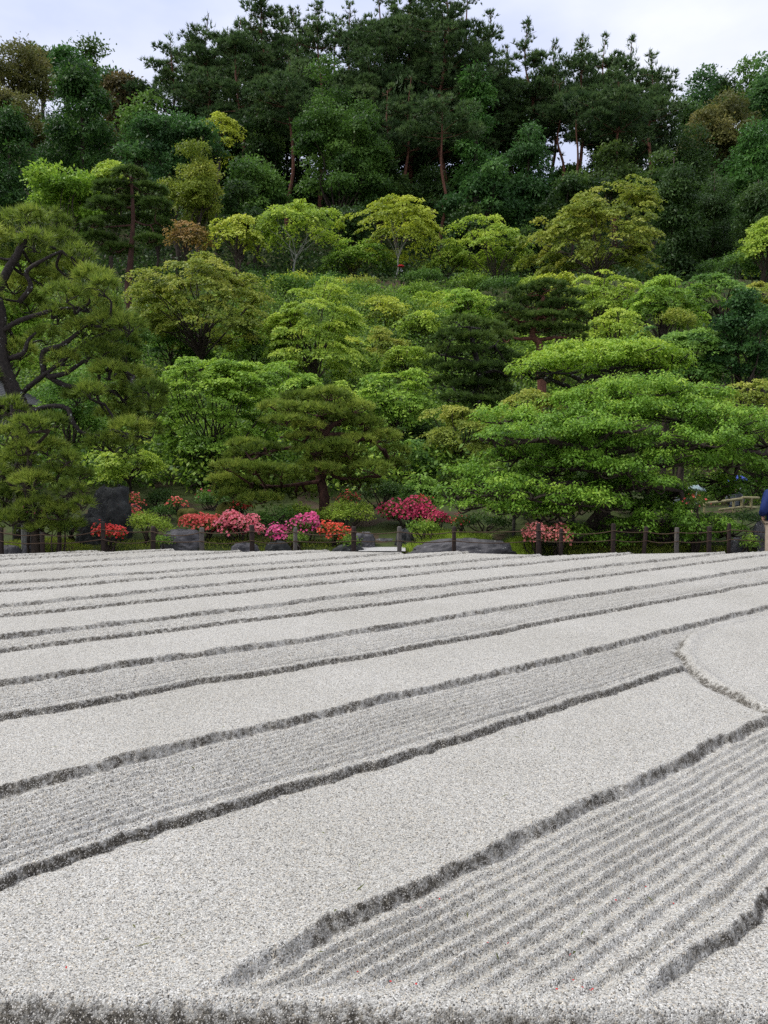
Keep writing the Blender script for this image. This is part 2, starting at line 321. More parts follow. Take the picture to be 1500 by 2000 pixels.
def sand_grid():
    u = np.concatenate([np.linspace(-1.6, -.56, 70)[:-1], np.linspace(-.56, .56, 470), np.linspace(.56, 1.6, 70)[1:]])
    yr = [1.30]
    while yr[-1] < 13.6: yr.append(yr[-1] + .0021 * yr[-1])
    yr = np.array(yr); X = u[None, :] * (yr[:, None] + .25); Y = np.repeat(yr[:, None], len(u), 1)
    d = X * DV[0] + Y * DV[1]; s = X * NV[0] + Y * NV[1]
    wob = (fnoise(d * 2.2, s * 2.2, 11) - .5) * .05 + (vnoise(d * 14, s * 6, 12) - .5) * .024 + (vnoise(d * 34, s * 30, 13) - .5) * .013 + (vnoise(d * 75, s * 75, 14) - .5) * .007
    sw = s + wob; sm = s + (fnoise(d * 2.2, s * 2.2, 11) - .5) * .05
    ln = []
    for typ, pts in LINES:
        p = np.array(pts); dd = p @ DV; ss = p @ NV; ln.append((typ, np.interp(d, dd, ss)))
    for k in range(1, 7): ln.insert(0, ('UL'[(k + 1) % 2 == 1], np.full_like(d, .82 - .72 * k)))
    top = ln[-1][1]
    for k in range(1, 5): ln.append(('LU'[(k + 1) % 2], top + .75 * k))
    z = np.zeros_like(d); damp_shade = np.zeros_like(d)
    for i in range(len(ln) - 1):
        typ, lo = ln[i]; hi = ln[i + 1][1]; msk = (sw >= lo) & (sw < hi)
        wd = np.maximum(hi - lo, .05); tt = np.clip((sw - lo) / wd, 0, 1); e = sw - lo
        amp = .70 + .55 * vnoise(d * 2.6, s * 12, 21)
        if typ == 'L':                                    # raked band: crest at its near edge, trough at the far one
            body = -.026 + .060 * (1 - tt) ** 1.15 - .016 * np.exp(-((e - .10) / .03) ** 2)
            tr_ = np.clip((sm - lo) / wd, 0, 1); ph = 13 * tr_ + .22 * (vnoise(d * .8, s * 0, 22) - .5) + .16 * (vnoise(d * 9, s * 16, 30) - .5); ph = ph - np.floor(ph); rip = np.where(ph < .34, -1 + 2 * sstep(0, .34, ph), 1 - 2 * sstep(.34, 1.0, ph))
            rip = np.where(rip > 0, rip, rip * .8) * .0115 * amp * sstep(.0, .12, tt) * sstep(0, .07, 1 - tt)
            body = body + rip + (vnoise(d * 30, s * 30, 23) - .5) * .007 * sstep(.05, .2, tt)
            z0 = -.010; fw = .017 + .007 * vnoise(d * 9, s * 0, 28)
        else:                                             # smooth band with a crumbled lip
            lip = .030 * (.55 + .9 * vnoise(d * 6, s * 3, 25))
            body = lip * np.exp(-e / .05) + .006 * (vnoise(d * 30, s * 30, 24) - .5) * np.exp(-e / .12)
            z0 = -.028; fw = .017 + .024 * vnoise(d * 8, s * 0, 26)
        f = sstep(0, 1, e / fw)
        z = np.where(msk, z0 + (body - z0) * f, z)
        dm = sstep(-.006, .008, e) * (1 - sstep(fw * .6, fw * 1.2, e))  # steep furrow face: damp sand, with its shade painted into the same mask
        if typ == 'L': dm = dm + 0.0 * np.clip(-np.cos(2 * math.pi * 8.5 * tt), 0, 1) * sstep(.1, .2, tt) * (vnoise(d * 11, s * 16, 27) > .52)
        if typ == 'U': dm = dm * (.50 + .5 * vnoise(d * 10, s * 4, 29))
        damp_shade = np.where(msk, np.maximum(damp_shade, dm), damp_shade)
        nxt = hi; en = sw - nxt; damp_shade = np.where(msk, np.maximum(damp_shade, .7 * sstep(-.008, 0, en)), damp_shade)
    # flat round bed at the right with its raised rim
    cx, cy, rad = 4.15, 4.4, 2.33
    rr = np.hypot(X - cx, Y - cy) + (vnoise(X * 5, Y * 5, 31) - .5) * .05 - rad
    ins = rr < 0
    ring = .018 * np.exp(-((rr + .035) / .04) ** 2) - .022 * np.exp(-((rr - .03) / .026) ** 2)
    ker = sstep(-.16, .0, rr) if False else sstep(-.02, .10, rr)
    z = z * ker + .004 * (1 - ker) + ring
    damp_shade = damp_shade * sstep(.0, .08, rr) + 1.0 * np.exp(-((rr - .018) / .026) ** 2) * (.55 + .7 * vnoise(X * 9, Y * 9, 33))  # rim furrow coloured dark too, damp and shade together
    z += (fnoise(X * 1.3, Y * 1.3, 41) - .5) * .02 + (vnoise(X * 45, Y * 45, 42) - .5) * .003 + (vnoise(X * 110, Y * 110, 43) - .5) * .0025
    # near edge: a rounded shoulder and a steep bank, its damp and shade put into the colour
    ed = Y - (1.622 - .03 * X + (fnoise(X * 3, Y * 0, 51) - .5) * .05)
    flat = sstep(.005, .13, ed); z = z * flat + (.010 * (1 - flat)) * sstep(-.03, .02, ed); damp_shade *= flat * (.45 + .55 * sstep(.05, .45, ed))
    z += np.where(ed < .03, -np.clip(.03 - ed, 0, 1) ** 1.0 * 1.55, 0) * sstep(.05, -.05, ed)
    damp_shade = np.maximum(damp_shade, sstep(.03, -.03, ed) * (1.1 + .5 * vnoise(X * 18, Y * 18, 52)))
    z += (vnoise(X * 60, Y * 60, 53) - .5) * .02 * sstep(.03, -.02, ed)
    # far edge
    fe = np.interp(X, [-9, -5.98, -4.62, -2.1, 1.21, 2.36, 3.56, 6.25, 10], [12.0, 12.33, 12.99, 12.99, 12.51, 12.2, 12.28, 12.89, 13.0])
    z -= np.clip(Y - fe - .05, 0, 2) * 1.5
    return X, Y, np.maximum(z + ZS, -.05), damp_shade
X, Y_, Z, DM = sand_grid()
tag(link('sand_bed', mesh_np('sand_bed', np.stack([X, Y_, Z], -1).reshape(-1, 3), grid_faces(*X.shape), M['sand'], {'damp_shade': DM.ravel()}, smooth=True)), kind='structure')

# ------------------------------------------------------------------ foliage
class Leaves:
    def __init__(s): s.pos = []; s.ax = []; s.nr = []; s.L = []; s.W = []; s.ti = []
    def add(s, pos, ax, nr, L, W, ti):
        n = len(pos); s.pos.append(pos); s.ax.append(nrm(ax)); s.nr.append(nr)
        s.L.append(np.broadcast_to(L, n)); s.W.append(np.broadcast_to(W, n)); s.ti.append(np.broadcast_to(ti, n))
    def mesh(s, name, mat, tri=False, origin=(0, 0, 0)):
        p = np.concatenate(s.pos) - np.asarray(origin); a = np.concatenate(s.ax); nn = np.concatenate(s.nr)
        L = np.concatenate(s.L)[:, None]; W_ = np.concatenate(s.W)[:, None]; ti = np.clip(np.concatenate(s.ti), 0, 1)
        sdv = nrm(np.cross(nn, a)); up = np.cross(a, sdv); n = len(p)
        if tri:
            v = np.stack([p - sdv * W_ * .5, p + sdv * W_ * .5, p + a * L], 1).reshape(-1, 3); k = 3
        else:
            m_ = p + a * L * .48 + up * W_ * .14
            v = np.stack([p, m_ + sdv * W_ * .5, p + a * L, m_ - sdv * W_ * .5], 1).reshape(-1, 3); k = 4
        return mesh_np(name, v, np.arange(n * k).reshape(n, k), mat, {'tint': np.repeat(ti, k)})
UP = np.array([0, 0, 1.0])
def rdir(rng, n):
    v = rng.standard_normal((n, 3)); return nrm(v)
def spray_cluster(lv, rng, cc, nr, rc, n, L, Wd, tint, droop=.45, thick=.12, subs=7, jit=.45):
    """flat, layered sprays: n leaves spread over clusters cc (K,3), each made of a few small drooping discs"""
    K = len(cc)
    so = rng.standard_normal((K, subs, 2)) * .50; sz = rng.uniform(-.5, .5, (K, subs))
    t1 = nrm(np.cross(nr, np.array([.31, .95, .1]))); t2 = np.cross(nr, t1)
    stint = rng.normal(0, .10, (K, subs))
    wgt = rc ** 2; ci = rng.choice(K, n, p=wgt / wgt.sum()); si = rng.integers(0, subs, n)
    r = np.sqrt(rng.uniform(0, 1, n)) * .46; th = rng.uniform(0, 2 * math.pi, n)
    ox, oy = so[ci, si, 0] + r * np.cos(th), so[ci, si, 1] + r * np.sin(th); rho2 = ox ** 2 + oy ** 2
    R_ = rc[ci][:, None]
    pos = cc[ci] + R_ * (ox[:, None] * t1[ci] + oy[:, None] * t2[ci]) + nr[ci] * (R_ * (sz[ci, si] * thick * 2 + rng.normal(0, thick * .4, n))[:, None])
    pos[:, 2] -= rc[ci] * droop * np.minimum(rho2, 1.6) * .6 + rc[ci] * droop * (r / .46) ** 2 * .20
    rad = (np.cos(th)[:, None] * t1[ci] + np.sin(th)[:, None] * t2[ci])
    ax = rad + .5 * rdir(rng, n) - UP * .35
    nn = nrm(.75 * nr[ci] + np.array([0, -.25, 0]) + rad * .35 + .75 * rdir(rng, n))
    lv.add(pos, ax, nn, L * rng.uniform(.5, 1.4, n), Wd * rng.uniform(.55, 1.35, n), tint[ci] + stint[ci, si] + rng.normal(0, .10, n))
def puff_cluster(lv, rng, cc, rc, n, L, Wd, tint, flat=.8, droop=.3):
    """rounded clumps: leaves over the upper and outer skin of each clump"""
    K = len(cc); wgt = rc ** 2; ci = rng.choice(K, n, p=wgt / wgt.sum())
    dv = rdir(rng, n); dv[:, 2] = np.where(dv[:, 2] < -.12, -dv[:, 2], dv[:, 2])
    lump = 1 + .22 * np.sin(dv[:, 0] * 5 + ci * 1.7) * np.sin(dv[:, 1] * 5 + ci * 2.3) + .12 * np.sin(dv[:, 2] * 9 + ci)
    rad = rng.uniform(.62, 1.0, n) ** .6 * lump
    rad = rad * np.where(rng.uniform(0, 1, n) < .14, rng.uniform(1.0, 1.55, n), 1)
    pos = cc[ci] + dv * (rc[ci] * rad)[:, None] * np.array([1, 1, flat])
    ax = .6 * dv + .8 * rdir(rng, n) - UP * droop; nn = nrm(.9 * dv + .25 * UP + .6 * rdir(rng, n))
    lv.add(pos, ax, nn, L * rng.uniform(.5, 1.4, n), Wd * rng.uniform(.55, 1.35, n), tint[ci] + rng.normal(0, .12, n))
def tuft_cluster(lv, rng, cc, rx, ry, rz, nt_, nn_, L, wd, tint, spread=.75, under=.1):
    """pine pads: needle tufts standing on the upper skin of flattened pads"""
    K = len(cc); wgt = rx * ry; ci = rng.choice(K, nt_, p=wgt / wgt.sum())
    dv = rdir(rng, nt_); flip = (dv[:, 2] < 0) & (rng.uniform(0, 1, nt_) > under); dv[flip, 2] *= -1
    lump = rng.uniform(.45, 1.0, nt_) ** .5 * (1 + .18 * np.sin(dv[:, 0] * 6 + ci * 2.1) * np.sin(dv[:, 1] * 6 + ci))
    pos = cc[ci] + dv * np.stack([rx[ci], ry[ci], rz[ci]], -1) * lump[:, None]
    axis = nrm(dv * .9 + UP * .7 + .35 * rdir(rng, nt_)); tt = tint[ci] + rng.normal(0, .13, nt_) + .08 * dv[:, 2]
    rep = lambda a: np.repeat(a, nn_, 0)
    ax = nrm(rep(axis) + spread * rdir(rng, nt_ * nn_))
    lv.add(rep(pos), ax, rdir(rng, nt_ * nn_), L * rng.uniform(.7, 1.15, nt_ * nn_), wd, rep(tt) + rng.normal(0, .07, nt_ * nn_))
    return pos

def shell(rng, c, R, K, lo=.5, zmin=-.4, lobes=6, amp=.28, cone=0.0):
    """K cluster centres spread through the outer part of an uneven ellipsoid (cone > 0 narrows it upward)"""
    d = rdir(rng, K * 4); d = d[d[:, 2] > zmin][:K]
    while len(d) < K:
        e = rdir(rng, K); d = np.vstack([d, e[e[:, 2] > zmin]])[:K]
    ld = rdir(rng, lobes); la = rng.uniform(.4, 1, lobes)
    mult = 1 - amp * .5 + amp * (np.exp(-6 * (1 - d @ ld.T)) * la).sum(1).clip(0, 1.3)
    f = rng.uniform(lo, 1.0, K) ** .6
    p = d * (f * mult)[:, None]
    if cone:
        zz = (p[:, 2] + 1) / 2; nar = (1 - cone * np.clip(zz, 0, 1)); p[:, :2] *= nar[:, None] * 1.15
    return c + p * R, d

def limbs(g, rng, base, fork, targets, r0, bend=.15, k=6, minr=.012, trunk_pts=None):
    """a trunk from base to fork and curved limbs on to the targets"""
    base = np.asarray(base, float); fork = np.asarray(fork, float); h = np.linalg.norm(fork - base)
    if trunk_pts is None:
        mid = [base + (fork - base) * t + np.append(rng.normal(0, .035 * h, 2), 0) * (1 if 0 < t < 1 else 0) for t in (0, .33, .66, 1)]
    else: mid = trunk_pts
    tp = smooth_path(mid, 4); n = len(tp); rad = r0 * (1 - .45 * np.linspace(0, 1, n)); rad[0] *= 1.35
    g.tube(tp, rad, k + 2, rough=.05, rng=rng)
    for tg in targets:
        i = int(n * rng.uniform(.62, .999)); s_ = tp[i]; v = tg - s_; ln = np.linalg.norm(v)
        p1 = s_ + v * .35 + rdir(rng, 1)[0] * ln * bend * .6 + UP * ln * .08
        p2 = s_ + v * .7 + rdir(rng, 1)[0] * ln * bend * .5
        pp = smooth_path([s_, p1, p2, tg], 4); g.tube(pp, np.linspace(rad[i] * .5, max(minr, r0 * .07), len(pp)), k, cap=False, rough=.06, rng=rng)
    return tp

NSEED = [100]
def grow(kind, x0, x1, yt, yb, Y, leaf, label, name='tree', cat='tree', bark='bark_brown', group=None, lai=2.6, rcs=1.0, trunk_px=None, depth=.85, forkh=.45, lean=0, seed=None, lo=.5, tr=1.0, nl=14, ext=.18):
    NSEED[0] += 1; rng = np.random.default_rng(seed or NSEED[0]); s = Y / 794.0
    a, b = P(x0, (yt + yb) / 2, Y), P(x1, (yt + yb) / 2, Y); yb = yb + ext * (yb - yt); zt, zb = P(750, yt, Y)[2], P(750, yb, Y)[2]
    cx = (a[0] + b[0]) / 2; rx = 1.06 * abs(b[0] - a[0]) / 2; rz = (zt - zb) / 2
    tx = P(trunk_px, 945, Y)[0] if trunk_px is not None else cx + lean
    bx, by = tx, Y + .15; base = np.array([bx, by, float(terr(bx, by)) - .05]); cz = zb + rz
    if cz < base[2] + rz * .5: cz = base[2] + rz * .5
    c = np.array([cx, Y, cz]); R = np.array([rx, rx * depth, rz])
    rc0 = max(.26, 9.5 * s * rcs); area = math.pi * rx * rz; K = int(np.clip(2.9 * area / (math.pi * rc0 ** 2), 14, 420))
    R = np.maximum(R - {'broad': .40, 'cedar': .75}.get(kind, .35) * rc0, .5 * R); L = max(.06, 2.65 * s) * rng.uniform(.85, 1.1) if kind == 'maple' else max(.072, 3.0 * s) * rng.uniform(.82, 1.25); lv = Leaves(); root = empty(name, base, label, cat, group); g = Geo()
    r0 = max(.04, .018 * (zt - base[2])) * tr
    if kind == 'maple':
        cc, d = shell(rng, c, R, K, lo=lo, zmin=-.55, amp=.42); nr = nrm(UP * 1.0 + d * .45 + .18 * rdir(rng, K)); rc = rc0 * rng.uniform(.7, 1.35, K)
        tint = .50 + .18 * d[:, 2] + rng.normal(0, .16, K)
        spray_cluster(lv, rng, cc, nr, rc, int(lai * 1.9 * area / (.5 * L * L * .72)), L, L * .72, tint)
        limbs(g, rng, base, c - UP * rz * forkh, cc[rng.choice(K, min(K, nl + 8), replace=False)], r0)
    elif kind == 'broad':
        nb = int(np.clip(rng.integers(13, 22), 6, max(6, K // 2))); bc, bd = shell(rng, c, R * .80, nb, lo=.35, zmin=-.6, amp=.5); bs = rng.uniform(.26, .55, nb)
        bi = rng.integers(0, nb, K); d = rdir(rng, K); d[:, 2] = np.where(d[:, 2] < -.45, -d[:, 2], d[:, 2])
        cc = bc[bi] + d * R * bs[bi][:, None] * rng.uniform(.6, 1.05, K)[:, None]; rc = rc0 * rng.uniform(.45, 1.35, K)
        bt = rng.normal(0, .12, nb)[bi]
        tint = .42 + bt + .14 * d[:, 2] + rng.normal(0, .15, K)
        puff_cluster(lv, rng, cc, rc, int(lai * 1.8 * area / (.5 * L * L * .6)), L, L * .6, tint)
        limbs(g, rng, base, c - UP * rz * forkh, cc[rng.choice(K, min(K, nl), replace=False)], r0)
    elif kind == 'cedar':
        cc, d = shell(rng, c, R, K, lo=.66, zmin=-.9, lobes=10, amp=.3, cone=.62); rc = rc0 * rng.uniform(.7, 1.3, K)
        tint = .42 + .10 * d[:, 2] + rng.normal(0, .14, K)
        puff_cluster(lv, rng, cc, rc, int(lai * 1.9 * area / (.5 * L * L * .5)), L * 1.1, L * .45, tint, flat=.9, droop=.75)
        tp = np.array([base, c + UP * rz * .9]); g.tube(smooth_path(tp, 5), np.linspace(r0 * 1.1, r0 * .15, 6), 8)
    root_off = base
    link('crown', lv.mesh('crown', M[leaf], origin=root_off), root)
    me = g.mesh('trunk', M[bark]); me.transform(__import__('mathutils').Matrix.Translation(Vector(-root_off))); link('trunk', me, root)
    return root

def ridge_pine(x, yt, yb, hw, Y, label, leaf='pinefar', group='tall red pines on the ridge', trunk_bottom=None, twin=False, lean=0, dens=1.0, bark='bark_red', name='red_pine', spike=True, seed=None):
    """tall pine: bare reddish trunk, irregular whorls of tufted pads, a pointed leader"""
    NSEED[0] += 1; rng = np.random.default_rng(seed or NSEED[0]); s = Y / 794.0
    top = P(x, yt, Y); zb = P(x, yb, Y)[2]; hwm = hw * Y / F; bx = top[0] + lean
    base = np.array([bx, Y + .2, float(terr(bx, Y + .2)) - .1]); g = Geo(); root = empty(name, base, label, 'tree', group)
    H = top[2] - base[2]; r0 = .0085 * H + .06
    zb = max(zb, base[2] + .12 * H)
    axes = [(base, top)]
    if twin: axes = [(base + np.array([-.25, 0, 0]), top + np.array([-hwm * .35, .3, -.9])), (base + np.array([.35, .3, 0]), top + np.array([hwm * .3, 0, 0]))]
    lv = Leaves(); cc = []; rx = []; bt = []
    for (b0, t0) in axes:
        mid = [b0 + (t0 - b0) * q + np.append(rng.normal(0, .014 * H, 2), 0) * (0 < q < 1) for q in np.linspace(0, 1, 6)]
        tp = smooth_path(mid, 4); n = len(tp); g.tube(tp, r0 * (1 - .88 * np.linspace(0, 1, n) ** 1.3), 8, rough=.05, rng=rng)
        nlev = int(max(9, (t0[2] - zb) / (.62 / dens)))
        for q in 1 - (1 - np.sort(rng.uniform(0, 1, nlev))) ** 1.35:
            z = zb + (t0[2] - zb) * q
            ctr = np.array([np.interp(z, tp[:, 2], tp[:, i]) for i in range(2)] + [z])
            prof = (1 - q) ** .66 * (.6 + .4 * min(1, q * 5)) + .035
            for _ in range(rng.integers(2, 5)):
                th = rng.uniform(0, 2 * math.pi); ln = 1.3 * hwm * prof * rng.uniform(.45, 1.15) * (.8 if twin else 1)
                e = ctr + np.array([math.cos(th) * ln, math.sin(th) * ln, ln * rng.uniform(.0, .30) + .45 * max(0, q - .6) * rng.uniform(0, 2)])
                m_ = ctr + (e - ctr) * .5 + UP * ln * rng.uniform(-.08, .06)
                g.tube(smooth_path([ctr, m_, e], 3), np.linspace(r0 * .26 * (1 - .75 * q), .012, 7), 5, cap=False)
                for f in ((1.0, .72, .45) if ln > 1.1 else (1.0,)):
                    cc.append(ctr + (e - ctr) * f + rng.normal(0, .10, 3) * min(1, ln)); rx.append(float(np.clip(ln * rng.uniform(.22, .40), .20, 1.15)))
        if spike:
            for q in np.linspace(.90, 1.0, 6):
                cc.append(np.array([np.interp(q, np.linspace(0, 1, n), tp[:, i]) for i in range(3)])); rx.append(.12 + (1 - q) * 1.2)
    cc = np.array(cc); rx = np.minimum(np.array(rx), 1.7); K = len(cc)
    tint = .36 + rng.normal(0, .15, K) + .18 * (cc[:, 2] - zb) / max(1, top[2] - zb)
    tot = (rx ** 2).sum() * math.pi
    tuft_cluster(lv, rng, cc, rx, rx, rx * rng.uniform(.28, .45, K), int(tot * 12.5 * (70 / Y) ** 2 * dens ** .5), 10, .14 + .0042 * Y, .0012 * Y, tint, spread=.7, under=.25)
    if spike:                              # candle shoots of the leader
        n = 26; q = rng.uniform(0, 1, n)
        lv.add(top + np.stack([rng.normal(0, .10, n) * (1 + 3 * q), rng.normal(0, .10, n) * (1 + 3 * q), -q * 1.5], -1), np.stack([rng.normal(0, .35, n), rng.normal(0, .35, n), np.ones(n)], -1), rdir(rng, n), .5, .09, .5)
    link('crown', lv.mesh('crown', M[leaf], tri=True, origin=base), root)
    me = g.mesh('trunk', M[bark]); me.transform(__import__('mathutils').Matrix.Translation(Vector(-base))); link('trunk', me, root)
    return root

def pad_pine(label, Y, pads, trunk, lbs, leaf, bark, name='garden_pine', r0=.12, tuftL=.13, wpx=.95, dens=1.0, dspread=1.0, nn=13, seed=5, limb_r=.06, fat=1.12, twigs=5, dlo=-.45, dhi=1.1, group=None, lim_sp=.4):
    """trained pine: pads (px, py, rx, ry [, depth offset]) with twigs back to the limbs"""
    rng = np.random.default_rng(seed); s = Y / F; g = Geo(); lv = Leaves()
    tp3 = []
    for i, (x, y) in enumerate(trunk):
        q = P(x, y, Y); tp3.append(q)
    bz = float(terr(tp3[0][0], Y)) - .05
    base = np.array([tp3[0][0], Y, min(bz, tp3[0][2] - .1)])
    tp3[0] = base if abs(base[2] - tp3[0][2]) < 1.0 else tp3[0]
    if np.linalg.norm(tp3[0] - base) > 1e-6: tp3 = [base] + tp3
    tp = smooth_path(tp3, 5); g.tube(tp, r0 * (1 - .65 * np.linspace(0, 1, len(tp))), 10, rough=.07, rng=rng)
    nodes = [tp[len(tp) // 3:]]
    for lb in lbs:
        off = np.cumsum(np.append(0, rng.uniform(-1, .7, len(lb) - 1))) * .30 * lim_sp
        q = [P(x, y, Y + off[i]) for i, (x, y) in enumerate(lb)]; lp = smooth_path(q, 5)
        rad = np.linspace(limb_r, limb_r * .38, len(lp)); g.tube(lp, rad, 8, rough=.09, rng=rng); nodes.append(lp)
    nodes = np.concatenate(nodes)
    cc = []; rx = []; rz = []
    for p in pads:
        dz = p[4] if len(p) > 4 else rng.uniform(dlo, dhi) * dspread
        q = P(p[0], p[1], Y + dz); cc.append(q); k = (Y + dz) / F; rx.append(p[2] * k); rz.append(p[3] * k * fat)
    cc = np.array(cc); rx = np.array(rx); rz = np.array(rz); K = len(cc); ry = np.minimum(rx, .9) * .85
    tint = .45 + rng.normal(0, .14, K)
    n = int((rx * np.maximum(ry, rz)).sum() * math.pi * dens * 210)
    tpos = tuft_cluster(lv, rng, cc, rx, ry, rz, n, nn, tuftL, wpx * Y / 794.0, tint, spread=.85, under=.2)
    for i in range(K):                       # twigs from the nearest wood into the pad
        dd = np.linalg.norm(nodes - cc[i], axis=1); a = nodes[dd.argmin()]
        under = cc[i] - UP * rz[i] * .5; v = under - a
        pm = smooth_path([a, a + v * .4 + rng.normal(0, .07, 3) - UP * .03, a + v * .75 + rng.normal(0, .05, 3), under], 4)
        g.tube(pm, np.linspace(.030 + .01 * rx[i], .012, len(pm)), 5, cap=False)
        for _ in range(twigs):
            th = rng.uniform(0, 2 * math.pi); e = cc[i] + np.array([math.cos(th) * rx[i] * .75, math.sin(th) * ry[i] * .75, rz[i] * rng.uniform(.0, .6)])
            g.tube(smooth_path([under, (under + e) / 2 + rng.normal(0, .05, 3) - UP * .02, e], 3), np.linspace(.013, .005, 7), 4, cap=False)
    root = empty(name, base, label, 'tree', group)
    link('crown', lv.mesh('crown', M[leaf], tri=True, origin=base), root)
    me = g.mesh('trunk', M[bark]); me.transform(__import__('mathutils').Matrix.Translation(Vector(-base))); link('trunk', me, root)
    return root

# ================================================================== TREES
# ---- skyline pines on the ridge: (x, top, crown bottom, half width, distance, label)
for a in [
 (332, 76, 260, 62, 78, 'slim pine with a thin spire, first of the ridge pines beside the sky gap'),
 (407, 26, 300, 66, 76, 'ridge pine with a spread open top standing clear against the sky'),
 (470, 40, 330, 74, 71, 'dark pine between the open topped pine and the taller group'),
 (512, -15, 330, 84, 74, 'tall pine with a ragged top touching the top of the picture'),
 (572, 22, 300, 62, 77, 'narrow ridge pine with sky showing through its thin top'),
 (622, 14, 330, 66, 73, 'pointed ridge pine next to the bare topped tree'),
 (684, 10, 300, 70, 79, 'sparse ridge pine with thin bare twigs against the sky'),
 (738, -30, 330, 92, 72, 'broad pine at the highest part of the ridge, wide dark crown'),
 (802, -70, 320, 96, 75, 'tallest ridge pine, its top cut off by the picture'),
 (862, -60, 300, 96, 70, 'heavy pine right of the tallest one, dense pads to the top'),
 (915, -25, 290, 82, 73, 'pine with sloping right shoulder at the end of the high group'),
 (958, 28, 300, 62, 76, 'lower pine with drooping tips where the high group falls away'),
 (1030, 48, 320, 60, 75, 'pine with a pale feathery spire right of the high group'),
 (1082, 92, 270, 54, 78, 'thin topped pine above the gap of sky between trunks'),
 (1138, 66, 290, 58, 74, 'pine with a forked feathery tip above the bare trunks'),
 (1182, 74, 300, 56, 77, 'slim pine with a single thin spire near the ridge end'),
 (1234, 82, 340, 66, 72, 'dark pine near the end of the ridge with leaning tip'),
 (1272, 108, 360, 60, 69, 'last pine of the ridge, long branches reaching into the sky'),
(372, 70, 330, 62, 84, 'pine in the second row between the slim spire and the open topped pine'),
 (440, 62, 330, 66, 85, 'pine in the second row behind the dark pine left of the taller group'),
 (545, 32, 330, 66, 84, 'pine in the second row behind the ragged topped pine'),
 (600, 45, 330, 66, 85, 'pine in the second row behind the narrow ridge pine'),
 (655, 38, 330, 70, 84, 'pine in the second row between the pointed pine and the sparse one'),
 (770, 0, 330, 74, 86, 'pine in the second row behind the highest part of the ridge'),
 (835, -20, 330, 74, 86, 'pine in the second row right of the tallest pine'),
 (990, 92, 330, 62, 84, 'pine in the second row where the high group ends'),
 (1055, 110, 250, 50, 85, 'pine in the second row behind the feathery spire'),
 (1160, 120, 290, 54, 85, 'pine in the second row behind the forked tip'),
 (1210, 125, 330, 56, 84, 'pine in the second row behind the slim single spire'),
]: ridge_pine(*a)
ridge_pine(782, 150, 300, 70, 64, 'pine with two bare red trunks joined low down', twin=True, trunk_bottom=390)
ridge_pine(864, 195, 330, 85, 60, 'pine with one straight red trunk and level branches in front of the ridge')
ridge_pine(566, 120, 250, 70, 66, 'pine with a thin reddish trunk left of the big dark leafy tree')
ridge_pine(1208, 150, 270, 80, 64, 'pine with a thick leaning red trunk below the ridge end')
ridge_pine(1130, 190, 285, 55, 68, 'pine with slim dark trunk beside the gap of sky')
ridge_pine(1092, 160, 250, 50, 72, 'pine with short crown left of the gap of sky')

